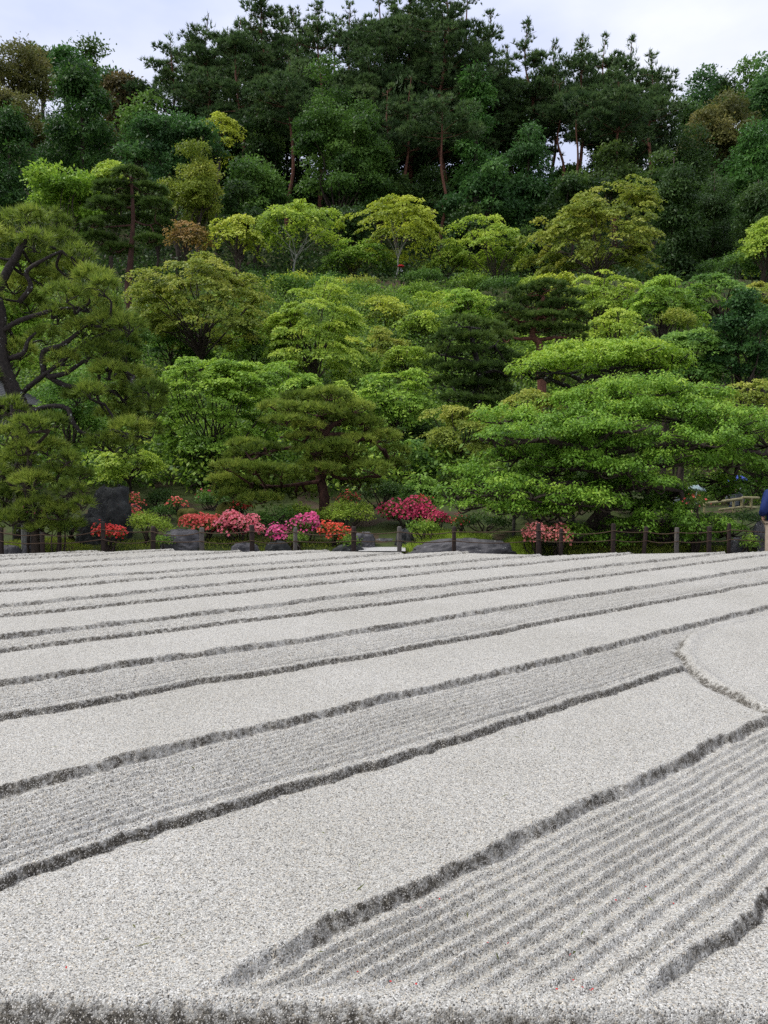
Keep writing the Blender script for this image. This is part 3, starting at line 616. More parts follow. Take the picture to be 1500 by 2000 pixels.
# ---- woods on the upper slope: kind, x0, x1, top, bottom, distance, leaf, label
UPW = [
 ('broad', -70, 130, 93, 190, 86, 'brownleaf', 'wide flat domed tree with brownish crown at the top of the wood'),
 ('broad', 40, 130, 82, 150, 104, 'evergreen', 'dark crown peeping over the flat brownish dome'),
 ('broad', 95, 165, 90, 200, 95, 'cedarlight', 'bright green crown on the skyline beside the brownish dome'),
 ('broad', 140, 215, 92, 190, 102, 'evergreen', 'dark crown on the skyline behind the tall cedar'),
 ('broad', 195, 268, 105, 200, 100, 'everblue', 'small blue green crown on the skyline by the sky gap'),
 ('cedar', 80, 240, 112, 380, 62, 'cedar', 'tall dark cedar with lumpy rounded boughs'),
 ('broad', 10, 98, 172, 300, 74, 'brownleaf', 'tree in yellow brown flower between two dark cedars'),
 ('broad', -40, 40, 170, 250, 76, 'brownleaf', 'yellow brown crown cut off by the edge of the picture'),
 ('broad', 190, 290, 128, 290, 78, 'rustleaf', 'rusty brown crown beside the tall dark cedar'),
 ('cedar', -60, 95, 195, 470, 52, 'cedar', 'big dark cedar at the picture edge above the nearest pine'),
 ('broad', 240, 320, 170, 330, 74, 'evermid', 'green crown below the spire of the slimmest pine'),
 ('broad', 55, 205, 300, 450, 45, 'maple', 'bright green rounded tree above the nearest pine'),
 ('broad', 245, 440, 224, 400, 58, 'everblue', 'blue green domed tree with coarse shining leaves'),
 ('broad', 322, 455, 282, 430, 50, 'mapleolive', 'olive tinged dome in front of the blue green tree'),
 ('maple', 400, 452, 195, 290, 64, 'mapleyel', 'slender yellowish tree among the dark pines'),
 ('maple', 180, 270, 292, 400, 46, 'maplelight', 'fresh green tree with pale bare twigs beside the rounded tree'),
 ('broad', 560, 765, 125, 420, 60, 'evermid', 'big dark leafy tree with light flecks in the middle of the wood'),
 ('cedar', 885, 975, 108, 320, 67, 'cedarlight', 'lumpy green conifer right of the high pines'),
 ('broad', 440, 560, 300, 440, 57, 'evermid', 'dark rounded tree below the thin trunked pines'),
 ('broad', 470, 590, 200, 330, 68, 'evergreen', 'nearly black tree deep in the wood under the ragged topped pine'),
 ('broad', 690, 800, 300, 430, 62, 'evergreen', 'dark bush crowned tree around the foot of the twin trunks'),
 ('cedar', 800, 900, 320, 440, 64, 'evergreen', 'dark tree behind the straight red trunk'),
 ('broad', 890, 1010, 290, 440, 59, 'everblue', 'dark blue green tree right of the straight red trunk'),
 ('cedar', 970, 1095, 245, 450, 61, 'everblue', 'tall dark evergreen left of the gap of sky'),
 ('broad', 1060, 1180, 330, 450, 58, 'evergreen', 'dark evergreen below the gap of sky'),
 ('broad', 1150, 1250, 290, 400, 62, 'pinedark', 'olive dark crown under the leaning red trunk'),
 ('broad', 1225, 1330, 300, 430, 60, 'evergreen', 'dark evergreen under the last ridge pine'),
 ('cedar', 1255, 1375, 290, 510, 54, 'evergreen', 'deep green evergreen column on the dark slope behind the yellow green tree'),
 ('cedar', 1340, 1450, 320, 520, 56, 'evergreen', 'evergreen beside the deep green column, almost black'),
 ('cedar', 1420, 1540, 340, 540, 52, 'evergreen', 'dark evergreen behind the bright crown at the picture edge'),
 ('cedar', 1405, 1535, 238, 420, 66, 'cedarlight', 'pointed bright green conifer on the far slope'),
 ('broad', 1310, 1390, 190, 330, 92, 'evermid', 'green crown at the foot of the far hillside beside the sky'),
 ('broad', 1330, 1430, 150, 300, 104, 'everblue', 'crown on the far hill where its skyline begins'),
 ('broad', 1340, 1480, 195, 380, 84, 'brownleaf', 'brownish green broad crown on the far hillside'),
 ('broad', 1420, 1520, 118, 260, 108, 'evermid', 'crown on the far hill skyline at the picture edge'),
 ('broad', 1370, 1450, 140, 240, 112, 'evergreen', 'dark crown on the far hill skyline, second from its foot'),
 ('broad', 1450, 1560, 165, 330, 90, 'everblue', 'blue green crown on the far hill by the picture edge'),
 ('broad', 1300, 1400, 250, 400, 74, 'evergreen', 'dark crown between the last ridge pine and the far hill'),
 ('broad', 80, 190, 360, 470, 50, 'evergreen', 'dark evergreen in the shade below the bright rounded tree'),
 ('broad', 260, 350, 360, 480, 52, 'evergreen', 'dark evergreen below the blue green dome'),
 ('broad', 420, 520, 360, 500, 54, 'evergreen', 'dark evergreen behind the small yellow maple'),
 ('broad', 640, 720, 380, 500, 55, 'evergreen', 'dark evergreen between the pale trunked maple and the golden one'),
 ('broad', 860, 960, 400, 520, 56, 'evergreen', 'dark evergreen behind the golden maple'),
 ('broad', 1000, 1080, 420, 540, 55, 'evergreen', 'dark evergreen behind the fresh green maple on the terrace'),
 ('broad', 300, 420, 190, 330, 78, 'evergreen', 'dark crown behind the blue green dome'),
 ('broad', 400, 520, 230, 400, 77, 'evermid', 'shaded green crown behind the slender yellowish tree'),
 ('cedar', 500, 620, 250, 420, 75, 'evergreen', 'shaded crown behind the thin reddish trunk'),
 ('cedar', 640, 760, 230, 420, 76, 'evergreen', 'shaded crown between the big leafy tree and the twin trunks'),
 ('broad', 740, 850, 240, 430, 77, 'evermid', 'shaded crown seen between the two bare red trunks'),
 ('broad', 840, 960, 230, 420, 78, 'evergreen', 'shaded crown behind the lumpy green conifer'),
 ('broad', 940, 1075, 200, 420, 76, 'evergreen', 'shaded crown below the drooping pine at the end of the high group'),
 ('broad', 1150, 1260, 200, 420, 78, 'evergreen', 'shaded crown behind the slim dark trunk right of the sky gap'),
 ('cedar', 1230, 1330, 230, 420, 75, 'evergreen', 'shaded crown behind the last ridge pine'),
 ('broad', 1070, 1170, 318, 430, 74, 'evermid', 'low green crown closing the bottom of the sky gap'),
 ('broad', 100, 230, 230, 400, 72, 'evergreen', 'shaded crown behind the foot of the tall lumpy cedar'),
]
for k in UPW: grow(*k, name={'cedar': 'cedar_tree', 'maple': 'maple_tree'}.get(k[0], 'broadleaf_tree'), lai=2.6, rcs=1.2, ext=.45)

# ---- maples along the terrace edge
for k, kw in [
 (('maple', 490, 668, 374, 500, 50, 'maplelight', 'light green maple with a forked pale trunk on the terrace'), dict(bark='bark_pale', trunk_px=572, forkh=.95, lai=1.9, ext=0, tr=.8, nl=0)),
 (('maple', 628, 765, 450, 540, 52, 'maple', 'small green maple with several thin stems left of the golden one'), dict(trunk_px=682, forkh=.9, lai=1.9)),
 (('maple', 690, 872, 364, 515, 50, 'mapleyel', 'golden green maple with a straight pale stem, centre of the terrace'), dict(bark='bark_pale', trunk_px=772, forkh=.7, lai=2.0, ext=0, tr=.6, nl=1)),
 (('maple', 835, 918, 455, 535, 51, 'maplelight', 'small light maple right of the golden one'), dict(trunk_px=870, forkh=.9, lai=1.8)),
 (('maple', 895, 1045, 412, 525, 50, 'maplelight', 'fresh green maple with slender forked stems on the terrace'), dict(trunk_px=962, forkh=1.05, lai=1.9)),
 (('maple', 1040, 1292, 343, 555, 46, 'mapleolive', 'large yellow green tree rising above the terrace'), dict(lai=2.6)),
 (('maple', 420, 500, 410, 490, 44, 'mapleyel', 'small yellow green maple above the olive one'), {}),
 (('maple', 325, 405, 420, 480, 43, 'maplerust', 'small russet maple above the olive one'), {}),
 (('maple', 1438, 1560, 404, 520, 44, 'maplelight', 'light green crown cut off by the picture edge on the dark slope'), {}),
]: grow(*k, name='maple_tree', **kw)
# ---- maples and trees on the garden slope
for k, kw in [
 (('maple', 240, 545, 462, 700, 28, 'mapleolive', 'broad olive maple with bare grey boughs showing through'), dict(nl=26, lai=2.4)),
 (('maple', 255, 420, 600, 720, 30, 'mapledeep', 'dark green maple below the broad olive one'), {}),
 (('maple', 500, 722, 548, 745, 27, 'maplelight', 'layered bright maple in the middle of the slope'), dict(nl=20)),
 (('maple', 440, 560, 600, 720, 31, 'maple', 'green maple between the olive one and the layered bright one'), {}),
 (('maple', 700, 800, 560, 640, 38, 'mapleyel', 'low yellow maple under the pale stem of the golden maple'), {}),
 (('maple', 770, 860, 585, 665, 36, 'maplelight', 'low bright maple beside the dark trained pine, upper'), {}),
 (('maple', 870, 970, 556, 640, 36, 'maple', 'green maple above the dark trained pine'), {}),
 (('maple', 690, 800, 640, 740, 31, 'mapleolive', 'olive low maple between the bright maple and the dark pine'), {}),
 (('maple', 740, 850, 655, 735, 28, 'maplelight', 'pale green maple beside the dark trained pine, lower'), {}),
 (('maple', 1100, 1240, 520, 640, 36, 'maplelight', 'light maple right of the flat layered pine'), {}),
 (('maple', 1040, 1130, 515, 600, 38, 'mapleyel', 'yellow green maple behind the flat layered pine'), {}),
 (('maple', 1215, 1375, 512, 650, 33, 'maple', 'round green maple below the dark slope'), {}),
 (('maple', 1130, 1270, 590, 700, 30, 'maplelight', 'pale maple just above the bright flat topped tree'), {}),
 (('maple', 1330, 1480, 520, 620, 36, 'mapledeep', 'dull green maple spreading under the dark slope'), {}),
 (('maple', 1400, 1560, 530, 640, 37, 'mapleolive', 'dull olive maple at the picture edge under the dark slope'), {}),
 (('maple', 1250, 1435, 605, 780, 24, 'mapledeep', 'dense green maple behind the bright flat topped tree'), dict(lai=3)),
 (('broad', 1378, 1530, 575, 790, 23, 'everblue', 'glossy dark evergreen at the picture edge'), dict(lai=2.8, trunk_px=1530)),
 (('maple', 1360, 1540, 720, 830, 21, 'mapleolive', 'olive bush at the picture edge above the big spreading tree'), dict(trunk_px=1500, tr=.5)),
 (('maple', 690, 865, 715, 850, 22, 'maple', 'green maple with yellowish shoots above the central pine'), dict(nl=20)),
 (('maple', 560, 720, 730, 850, 21, 'maplelight', 'light maple directly behind the crown of the central pine'), {}),
 (('maple', 285, 560, 665, 925, 19.5, 'maple', 'large vivid green maple between the two big pines'), dict(trunk_px=355, forkh=.75, nl=26, lai=2.8, depth=.7)),
 (('maple', 480, 640, 690, 800, 23, 'maple', 'green maple above and behind the large vivid one'), {}),
 (('maple', 820, 980, 770, 900, 20, 'mapleolive', 'olive green maple between the central pine and the big spreading tree'), {}),
 (('maple', 180, 325, 835, 945, 17.6, 'maplelight', 'low bright maple behind the tall dark rock'), dict(trunk_px=257)),
 (('maple', 700, 850, 840, 930, 19.5, 'mapledeep', 'shaded green maple beside the dark hollow'), {}),
 (('broad', 775, 900, 830, 935, 22, 'evergreen', 'dark evergreen in the hollow between the central pine and the big spreading tree'), {}),
 (('maple', 770, 870, 925, 985, 18, 'mapledeep', 'low dark maple in the shade under the hollow'), {}),
 (('broad', 330, 420, 850, 905, 22.5, 'evergreen', 'small dark evergreen in the shade behind the vivid maple'), {}),
 (('broad', 900, 1010, 700, 850, 24, 'pinedark', 'olive dark evergreen behind the dark trained pine'), {}),
 (('maple', 960, 1110, 745, 820, 20.5, 'mapleolive', 'olive shrubby maple left of the bright flat topped tree'), {}),
 (('broad', 180, 300, 560, 760, 25, 'evermid', 'green tree behind the nearest pine'), {}),
 (('broad', -80, 80, 480, 760, 24, 'maple', 'green tree at the picture edge seen through the nearest pine'), {}),
 (('broad', 60, 200, 700, 900, 20, 'mapledeep', 'shaded green tree behind the low limb of the nearest pine'), {}),
 (('broad', -80, 90, 860, 1010, 17, 'evergreen', 'dark bush behind the low spreading pine'), {}),
]: grow(*k, name='maple_tree' if k[0] == 'maple' else 'broadleaf_tree', **kw)
pad_pine('garden pine with a straight reddish trunk above the nearest pine', 34, [(255,343,34,9),(225,370,40,9),(288,374,40,9),(205,402,34,9),(255,400,40,8),(305,402,30,9),(215,438,36,9),(282,434,36,8),(195,468,34,8),(232,490,34,8),(292,470,26,7),(318,440,18,8),(180,440,20,8)],
 [(250, 575), (254, 520), (258, 470), (260, 420), (256, 345)], [[(259, 440), (230, 442), (210, 444)], [(259, 430), (285, 440), (305, 436)], [(258, 470), (232, 492), (200, 475)], [(259, 405), (225, 408), (200, 408)]], 'pinedark', 'bark_redbrown', r0=.17, limb_r=.05, dens=.75, tuftL=.2, seed=16, dspread=1.6)

# ---- trained pines
PADS_L = [(25,440,34,18),(62,432,32,17),(102,440,34,18),(18,480,34,18),(70,478,36,18),(118,474,32,17),(152,505,32,18),(40,518,36,18),(98,515,36,18),(140,535,34,17),
 (28,562,34,18),(80,552,36,18),(182,548,36,18),(205,566,30,16),(130,578,38,18),(172,592,38,18),(60,600,36,17),(112,622,34,17),(205,605,34,17),
 (210,632,38,17),(252,640,32,17),(160,650,36,16),(235,668,34,16),(90,662,34,16),(40,690,30,16),(195,690,36,16),(240,700,32,16),(120,705,30,14),
 (210,730,32,16),(262,742,36,18),(290,770,34,18),(240,775,36,17),(275,805,36,18),(308,800,22,16),(225,812,34,16),(255,842,40,18),(292,846,28,16),(200,870,36,15),(245,872,34,14),(178,770,30,14),(150,780,26,12),
 (-30,470,40,25),(-40,560,40,25),(-40,640,40,25),(-45,740,40,25)]
pad_pine('old pine with black twisting lichen spotted limbs, nearest tree', 14.9, [(a, b, c * 1.0, d * 1.25) for a, b, c, d in PADS_L],
 [(42, 1010), (38, 812), (30, 775), (15, 737), (5, 700), (0, 650), (2, 612), (-6, 575), (14, 530), (38, 490), (52, 455)],
 [[(38, 800), (42, 770), (82, 735), (100, 722), (150, 682), (172, 665), (205, 650)], [(85, 730), (85, 687), (120, 675), (150, 652), (172, 635), (215, 645), (245, 640)],
  [(92, 733), (120, 750), (157, 757), (190, 747), (197, 727), (232, 722), (262, 735)], [(42, 812), (87, 795), (130, 797), (140, 820), (160, 845), (200, 852), (215, 845), (222, 820), (205, 790)],
  [(2, 648), (37, 627), (82, 612), (112, 604), (160, 600)], [(38, 590), (60, 560), (52, 530), (90, 505), (120, 490)], [(98, 736), (130, 728), (165, 705), (168, 712)], [(20, 700), (45, 690), (55, 665), (70, 650)]],
 'pine', 'bark_dark', name='garden_pine', r0=.165, limb_r=.055, dens=1.3, dspread=1.1, seed=11, dlo=-.7, dhi=1.0, tuftL=.17)
PADS_LL = [(15,800,34,18),(58,835,34,17),(18,858,38,18),(96,828,30,15),(30,905,40,18),(95,880,36,17),(62,945,38,18),(112,928,34,16),(138,962,30,16),(18,975,38,18),(70,995,40,18),(118,1005,34,16),(140,1030,24,13),(20,1018,34,15),(90,1035,34,12),(45,880,30,14),(130,900,26,12),(-20,930,40,25),(160,985,22,12),(155,930,24,12)]
pad_pine('low pine with long bright needles spreading over the fence', 13.85, PADS_LL, [(70, 1062), (66, 1010), (52, 950), (58, 890), (40, 840)],
 [[(64, 1000), (100, 985), (135, 965)], [(56, 930), (90, 905), (120, 885)], [(54, 960), (25, 950), (5, 930)], [(58, 880), (90, 850), (100, 835)]],
 'pine', 'bark_brown', name='garden_pine', r0=.08, limb_r=.035, dlo=-.8, dhi=.8, fat=1.3, dens=1.45, dspread=.45, seed=12, tuftL=.15)
PADS_C = [(545,800,42,13),(590,782,44,14),(640,775,46,14),(690,800,42,14),(620,806,50,13),(560,826,46,12),(665,822,48,12),(712,832,44,13),(742,856,42,13),(770,884,32,12),(700,862,34,10),(600,835,34,10),
 (480,872,40,12),(515,880,40,12),(465,892,28,9),(455,915,40,13),(500,920,44,13),(550,925,44,13),(590,938,40,11),(440,940,34,12),(480,950,46,14),(530,958,48,14),(580,962,40,12),(460,968,36,11),(510,978,42,11),
 (640,896,46,12), (612,882,40,11,-.6), (655,872,38,10,-.5), (590,858,34,10,-.5), (680,885,36,10,-.4), (630,918,36,10,-.7),(612,912,34,10),(680,908,44,12),(726,916,40,11),(765,908,30,10),(650,928,36,9),(700,945,40,9)]
pad_pine('central trained pine with wide level cloud pads and red brown limbs', 16.2, PADS_C, [(634, 1000), (633, 970), (627, 939), (622, 905), (617, 877), (633, 853), (640, 836), (628, 810)],
 [[(628, 862), (590, 872), (550, 877), (512, 885)], [(632, 854), (603, 843), (577, 849), (547, 855)], [(637, 850), (670, 849), (697, 857), (723, 860), (748, 880)], [(630, 935), (640, 923), (662, 933), (694, 936), (720, 930)],
  [(628, 940), (619, 941), (590, 945), (540, 950), (495, 945)], [(640, 838), (665, 822), (690, 815)], [(634, 845), (600, 826), (565, 815)]],
 'pine', 'bark_redbrown', name='garden_pine', r0=.12, limb_r=.055, dlo=-.9, dhi=.7, dens=1.35, dspread=.9, seed=13, tuftL=.13)
PADS_R = [(1030,572,36,9),(1070,562,40,10),(1108,578,34,9),(1040,595,44,10),(1092,600,44,10),(990,606,30,8),(1010,622,40,9),(1070,622,48,9),(1125,618,26,8),(995,645,36,9),(1050,645,46,9),(1105,648,44,9),(985,664,22,7),(1130,662,20,7)]
pad_pine('flat layered pine with a curved red trunk on the slope', 28, PADS_R, [(1058, 720), (1055, 690), (1052, 668), (1040, 655), (1048, 620), (1062, 580)],
 [[(1048, 660), (1015, 662), (990, 656)], [(1050, 664), (1085, 660), (1120, 660)], [(1045, 630), (1015, 628)], [(1048, 622), (1090, 612)]],
 'pinedark', 'bark_red', name='garden_pine', r0=.17, limb_r=.08, dens=.62, dspread=1.0, seed=14, tuftL=.17)
PADS_D = [(900,632,34,11),(945,640,36,11),(880,660,34,11),(930,664,40,11),(975,660,30,10),(862,690,32,11),(910,692,42,11),(962,692,40,11),(1000,705,26,10),(850,715,26,10),(895,722,44,11),(950,722,42,11),(990,738,30,10),(870,750,32,10),(925,755,44,11),(970,762,32,10),(890,780,34,9),(940,786,36,9)]
pad_pine('dark dense trained pine on the slope above the spreading tree', 23.5, PADS_D, [(925, 830), (935, 800), (942, 770), (935, 720), (925, 680), (918, 640)],
 [[(940, 765), (905, 770), (880, 775)], [(938, 730), (970, 725), (990, 735)], [(932, 710), (900, 700), (870, 695)], [(938, 690), (965, 675)]],
 'pinedark', 'bark_dark', name='garden_pine', r0=.15, limb_r=.06, dens=.8, dspread=1.1, seed=15, tuftL=.16)

# ---- cloud-pruned broadleaf trees at the right
def pad_broad(label, Y, pads, trunk, lbs, leaf, L, seed, lai=3.0, name='broadleaf_tree', bark='bark_brown', sub=.16, r0=.2, limb_r=.08, dspread=1.2, under=True):
    rng = np.random.default_rng(seed); g = Geo(); lv = Leaves()
    tp3 = [P(x, y, Y) for x, y in trunk]; base = np.array([tp3[0][0], Y, float(terr(tp3[0][0], Y)) - .05]); tp3[0] = base
    tp = smooth_path(tp3, 5); g.tube(tp, r0 * (1 - .6 * np.linspace(0, 1, len(tp))), 10, rough=.06, rng=rng); nodes = [tp[len(tp) // 4:]]
    for lb in lbs:
        lp = smooth_path([P(x, y, Y + (q[0] if q else 0)) for x, y, *q in lb], 5); g.tube(lp, np.linspace(limb_r, limb_r * .4, len(lp)), 8, rough=.09, rng=rng); nodes.append(lp)
    nodes = np.concatenate(nodes); allc = []; allr = []; allt = []
    for p in pads:
        dz = p[4] if len(p) > 4 else rng.uniform(-1, 1) * dspread; tt = p[5] if len(p) > 5 else 0
        k = (Y + dz) / F; c = P(p[0], p[1], Y + dz); rx, rz = p[2] * k, p[3] * k; ry = min(rx, 1.5) * .9
        n = int(max(8, 2.2 * rx * ry / sub ** 2 * .55)); d = rdir(rng, n); d[:, 2] = np.where(d[:, 2] < 0, np.abs(d[:, 2]) * rng.uniform(-.35, 1, n), d[:, 2])
        f = rng.uniform(.25, 1, n) ** .5; q = c + d * f[:, None] * np.array([rx, ry, rz])
        q[:, 2] -= .25 * rz * (d[:, 0] ** 2 + d[:, 1] ** 2) * f ** 2
        allc.append(q); allr.append(np.full(n, sub) * rng.uniform(.7, 1.35, n)); allt.append(.40 + tt + .22 * d[:, 2] * f + rng.normal(0, .12, n))
        dd = np.linalg.norm(nodes - c, axis=1); a = nodes[dd.argmin()]; un = c - UP * rz * .45; v = un - a
        pm = smooth_path([a, a + v * .5 + rng.normal(0, .08, 3) - UP * .06, un], 5); g.tube(pm, np.linspace(.05, .02, len(pm)), 6, cap=False)
        for _ in range(9):
            th = rng.uniform(0, 6.28); e = c + np.array([math.cos(th) * rx * .85, math.sin(th) * ry * .85, rz * rng.uniform(-.1, .35)])
            g.tube(smooth_path([un, un + (e - un) * .5 + rng.normal(0, .07, 3) - UP * .05, e], 4), np.linspace(.022, .006, 9), 5, cap=False)
    cc = np.concatenate(allc); rc = np.concatenate(allr); tt = np.concatenate(allt)
    n = int(lai * 14 * len(cc) * (sub / .16) ** 2 * (.085 / L) ** 2)
    # rosettes of drooping leaves at the twig ends
    ci = rng.integers(0, len(cc), n); th = rng.uniform(0, 6.283, n); out = np.stack([np.cos(th), np.sin(th), np.zeros(n)], -1); rr = np.sqrt(rng.uniform(0, 1, n))
    pos = cc[ci] + out * (rc[ci] * rr)[:, None]; pos[:, 2] += rc[ci] * (.35 * (1 - rr ** 2) + rng.normal(0, .28, n))
    ax = out * .8 - UP * rng.uniform(.1, 1.0, n)[:, None] + .35 * rdir(rng, n); nn = nrm(UP * .9 + out * .5 + .35 * rdir(rng, n))
    lv.add(pos, ax, nn, L * rng.uniform(.75, 1.2, n), L * .58 * rng.uniform(.8, 1.15, n), tt[ci] + rng.normal(0, .10, n))
    root = empty(name, base, label, 'tree')
    link('crown', lv.mesh('crown', M[leaf], origin=base), root)
    me = g.mesh('trunk', M[bark]); me.transform(__import__('mathutils').Matrix.Translation(Vector(-base))); link('trunk', me, root)
pad_broad('bright green flat topped tree with dark bare boughs under its tier', 18.0,
 [(1170, 706, 150, 40, 0, .1), (1110, 695, 70, 26, .2, .1), (1240, 688, 80, 24, -.3, .1), (1310, 700, 50, 26, .2), (1030, 720, 40, 18, 0, .1), (1080, 718, 80, 24, -.6), (1270, 708, 70, 30, .4), (1150, 690, 90, 22, .6, .15), (1230, 690, 90, 26, .5), (1190, 768, 110, 22, .3), (1300, 775, 110, 24, .2), (1385, 790, 50, 20, .6), (1120, 780, 60, 18, -.5)],
 [(1180, 1060), (1175, 900), (1165, 800), (1130, 760), (1160, 735)],
 [[(1160, 770), (1110, 755), (1060, 735)], [(1150, 755), (1210, 750), (1262, 728)], [(1140, 758), (1130, 740), (1090, 725)], [(1165, 760), (1190, 735), (1215, 715)], [(1168, 790), (1230, 785), (1300, 785)]],
 'herotop', .085, 31, sub=.17, lai=3.2, r0=.2, bark='bark_dark')
pad_broad('big spreading cloud pruned tree with drooping glossy leaves', 15.0,
 [(1240, 760, 130, 24, .9, .14), (1360, 772, 80, 20, .9, .12), (1140, 778, 80, 18, .9, .12), (1210, 800, 130, 30, .4, .06), (1330, 808, 110, 32, .3), (1120, 820, 90, 26, .0), (990, 815, 85, 22, .6, .12), (1050, 848, 105, 28, -.4), (960, 850, 40, 18, -.2), (1190, 835, 110, 24, -.5), (1430, 830, 110, 38, 0), (1500, 850, 80, 50, .3), (1370, 858, 90, 26, -.7),
  (1010, 885, 70, 22, .2), (1130, 905, 110, 26, -.4, -.06), (1225, 915, 70, 20, -.9), (1300, 900, 90, 26, -.5), (1410, 900, 80, 28, -.3), (1490, 915, 60, 34, 0), (1070, 915, 70, 24, .4, -.05), (1270, 940, 60, 16, -.9, -.04), (1400, 935, 50, 12, .4),
  (930, 925, 62, 28, -.2), (890, 960, 40, 26, -.1), (970, 955, 80, 30, -.8), (1040, 965, 85, 26, -.9, .05), (920, 985, 50, 20, -.5), (1000, 992, 60, 18, -.9), (1130, 975, 85, 24, -1.0, .05), (1200, 985, 50, 18, -1.0), (1090, 1000, 60, 12, -.8),
  (1180, 945, 120, 22, .5, -.12), (1300, 965, 60, 20, .8, -.12), (1050, 990, 110, 20, .4, -.12), (1240, 985, 80, 22, .3, -.1), (1330, 995, 40, 14, -.6), (1480, 945, 60, 16, .2, -.05), (1420, 960, 30, 10, .4, -.1), (1180, 870, 140, 20, .5, -.1), (1060, 885, 90, 20, .6, -.1), (1340, 870, 120, 18, .6, -.1),
  (1290, 1012, 70, 20, -.9, -.05), (1360, 1022, 70, 22, -.8), (1230, 1028, 60, 16, -.9), (1120, 1042, 50, 16, -.9), (1180, 1052, 50, 14, -.7), (1420, 1035, 45, 20, -.5), (1310, 1045, 80, 14, -.6), (1440, 1062, 34, 12, -.4)],
 [(1178, 1075), (1176, 1000), (1172, 940), (1180, 890), (1210, 860)],
 [[(1180, 895, 0), (1130, 875, -.2), (1060, 860, -.3), (990, 870, 0)], [(1185, 888, 0), (1260, 872, -.2), (1350, 868, -.3), (1450, 880, 0), (1500, 890, 0)], [(1176, 950, 0), (1110, 945, -.3), (1000, 960, -.5), (930, 955, -.2)], [(1176, 960, 0), (1260, 950, -.4), (1330, 960, -.4)], [(1178, 1010, 0), (1250, 1025, -.4), (1350, 1035, -.4), (1420, 1040, -.3)], [(1177, 1020, 0), (1130, 1035, -.5), (1090, 1040, -.6)]],
 'herobroad', .067, 32, sub=.15, lai=3.0, r0=.19, dspread=.6)

# ================================================================== SHRUBS AND AZALEAS
def shrub(label, x0, x1, yt, yb, Y, leaf='shrub', flower=None, bloom=.6, name='shrub', cat='shrub', group=None, depth=.9, sub=6.5, patch=1.0):
    NSEED[0] += 1; rng = np.random.default_rng(NSEED[0]); s = Y / 794.0
    a, b = P(x0, yb, Y), P(x1, yb, Y); zt, zb = P(750, yt, Y)[2], P(750, yb, Y)[2]
    cx = (a[0] + b[0]) / 2; rx = (b[0] - a[0]) / 2; gz = float(terr(cx, Y)); zb = max(zb, gz + .05); H = max(zt - zb, .25)
    c = np.array([cx, Y, zb + H * .42]); R = np.array([rx * .96, max(.25, rx * depth * .8), H * .56]); base = np.array([cx, Y, gz - .03])
    rc0 = sub * s; area = math.pi * rx * H / 2; K = int(np.clip(4.2 * area / (math.pi * rc0 ** 2), 16, 260))
    R = np.maximum(R - .5 * rc0, .5 * R); cc, d = shell(rng, c, R, K, lo=.55, zmin=-.5, amp=.4, lobes=8); rc = rc0 * rng.uniform(.7, 1.3, K)
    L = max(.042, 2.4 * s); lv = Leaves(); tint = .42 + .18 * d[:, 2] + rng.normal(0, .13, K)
    nleaf = int(3.4 * area / (.5 * L * L * .55))
    puff_cluster(lv, rng, cc, rc, nleaf, L, L * .55, tint, flat=.85)
    root = empty(name, base, label, cat, group); link('foliage', lv.mesh('foliage', M[leaf], origin=base), root)
    g = Geo()
    for _ in range(9):
        q = cc[rng.integers(0, K)]; g.tube(smooth_path([base + np.append(rng.normal(0, .06, 2), 0), (base + q) / 2 + rng.normal(0, .06, 3), q], 4), np.linspace(.018, .007, 9), 5, cap=False)
    me = g.mesh('stem', M['bark_brown']); me.transform(__import__('mathutils').Matrix.Translation(Vector(-base))); link('stem', me, root)
    if flower:
        fl = Leaves(); nf = int(bloom ** 1.7 * 13.0 * area / (.055 ** 2)); r_ = .029 * (Y / 14.5) ** .5
        open_ = fnoise(cc[:, 0] * 1.3 / patch, cc[:, 1] * 1.3 + cc[:, 2] * 1.6, NSEED[0], 2); wgt = np.clip(open_ - (.62 - .45 * bloom), .01, 1) * rc ** 2
        ci = rng.choice(K, nf, p=wgt / wgt.sum()); dv = rdir(rng, nf); dv[:, 2] = np.where(dv[:, 2] < -.2, -dv[:, 2], dv[:, 2])
        pos = cc[ci] + dv * (rc[ci] * rng.uniform(1.0, 1.32, nf))[:, None]; face = nrm(dv * .8 + np.array([0, -.35, .25]) + .35 * rdir(rng, nf))
        t1 = nrm(np.cross(face, rdir(rng, nf))); t2 = np.cross(face, t1); ft = .5 + rng.normal(0, .2, nf)
        for k in range(5):
            th = k * 2 * math.pi / 5; rad = math.cos(th) * t1 + math.sin(th) * t2
            fl.add(pos, rad + .55 * face, nrm(face - .4 * rad), r_, r_ * .85, ft + .06 * (k % 2))
        link('flowers', fl.mesh('flowers', M['fl_' + flower], origin=base), root)
    return root
AZ = 'azaleas in flower behind the rope fence'
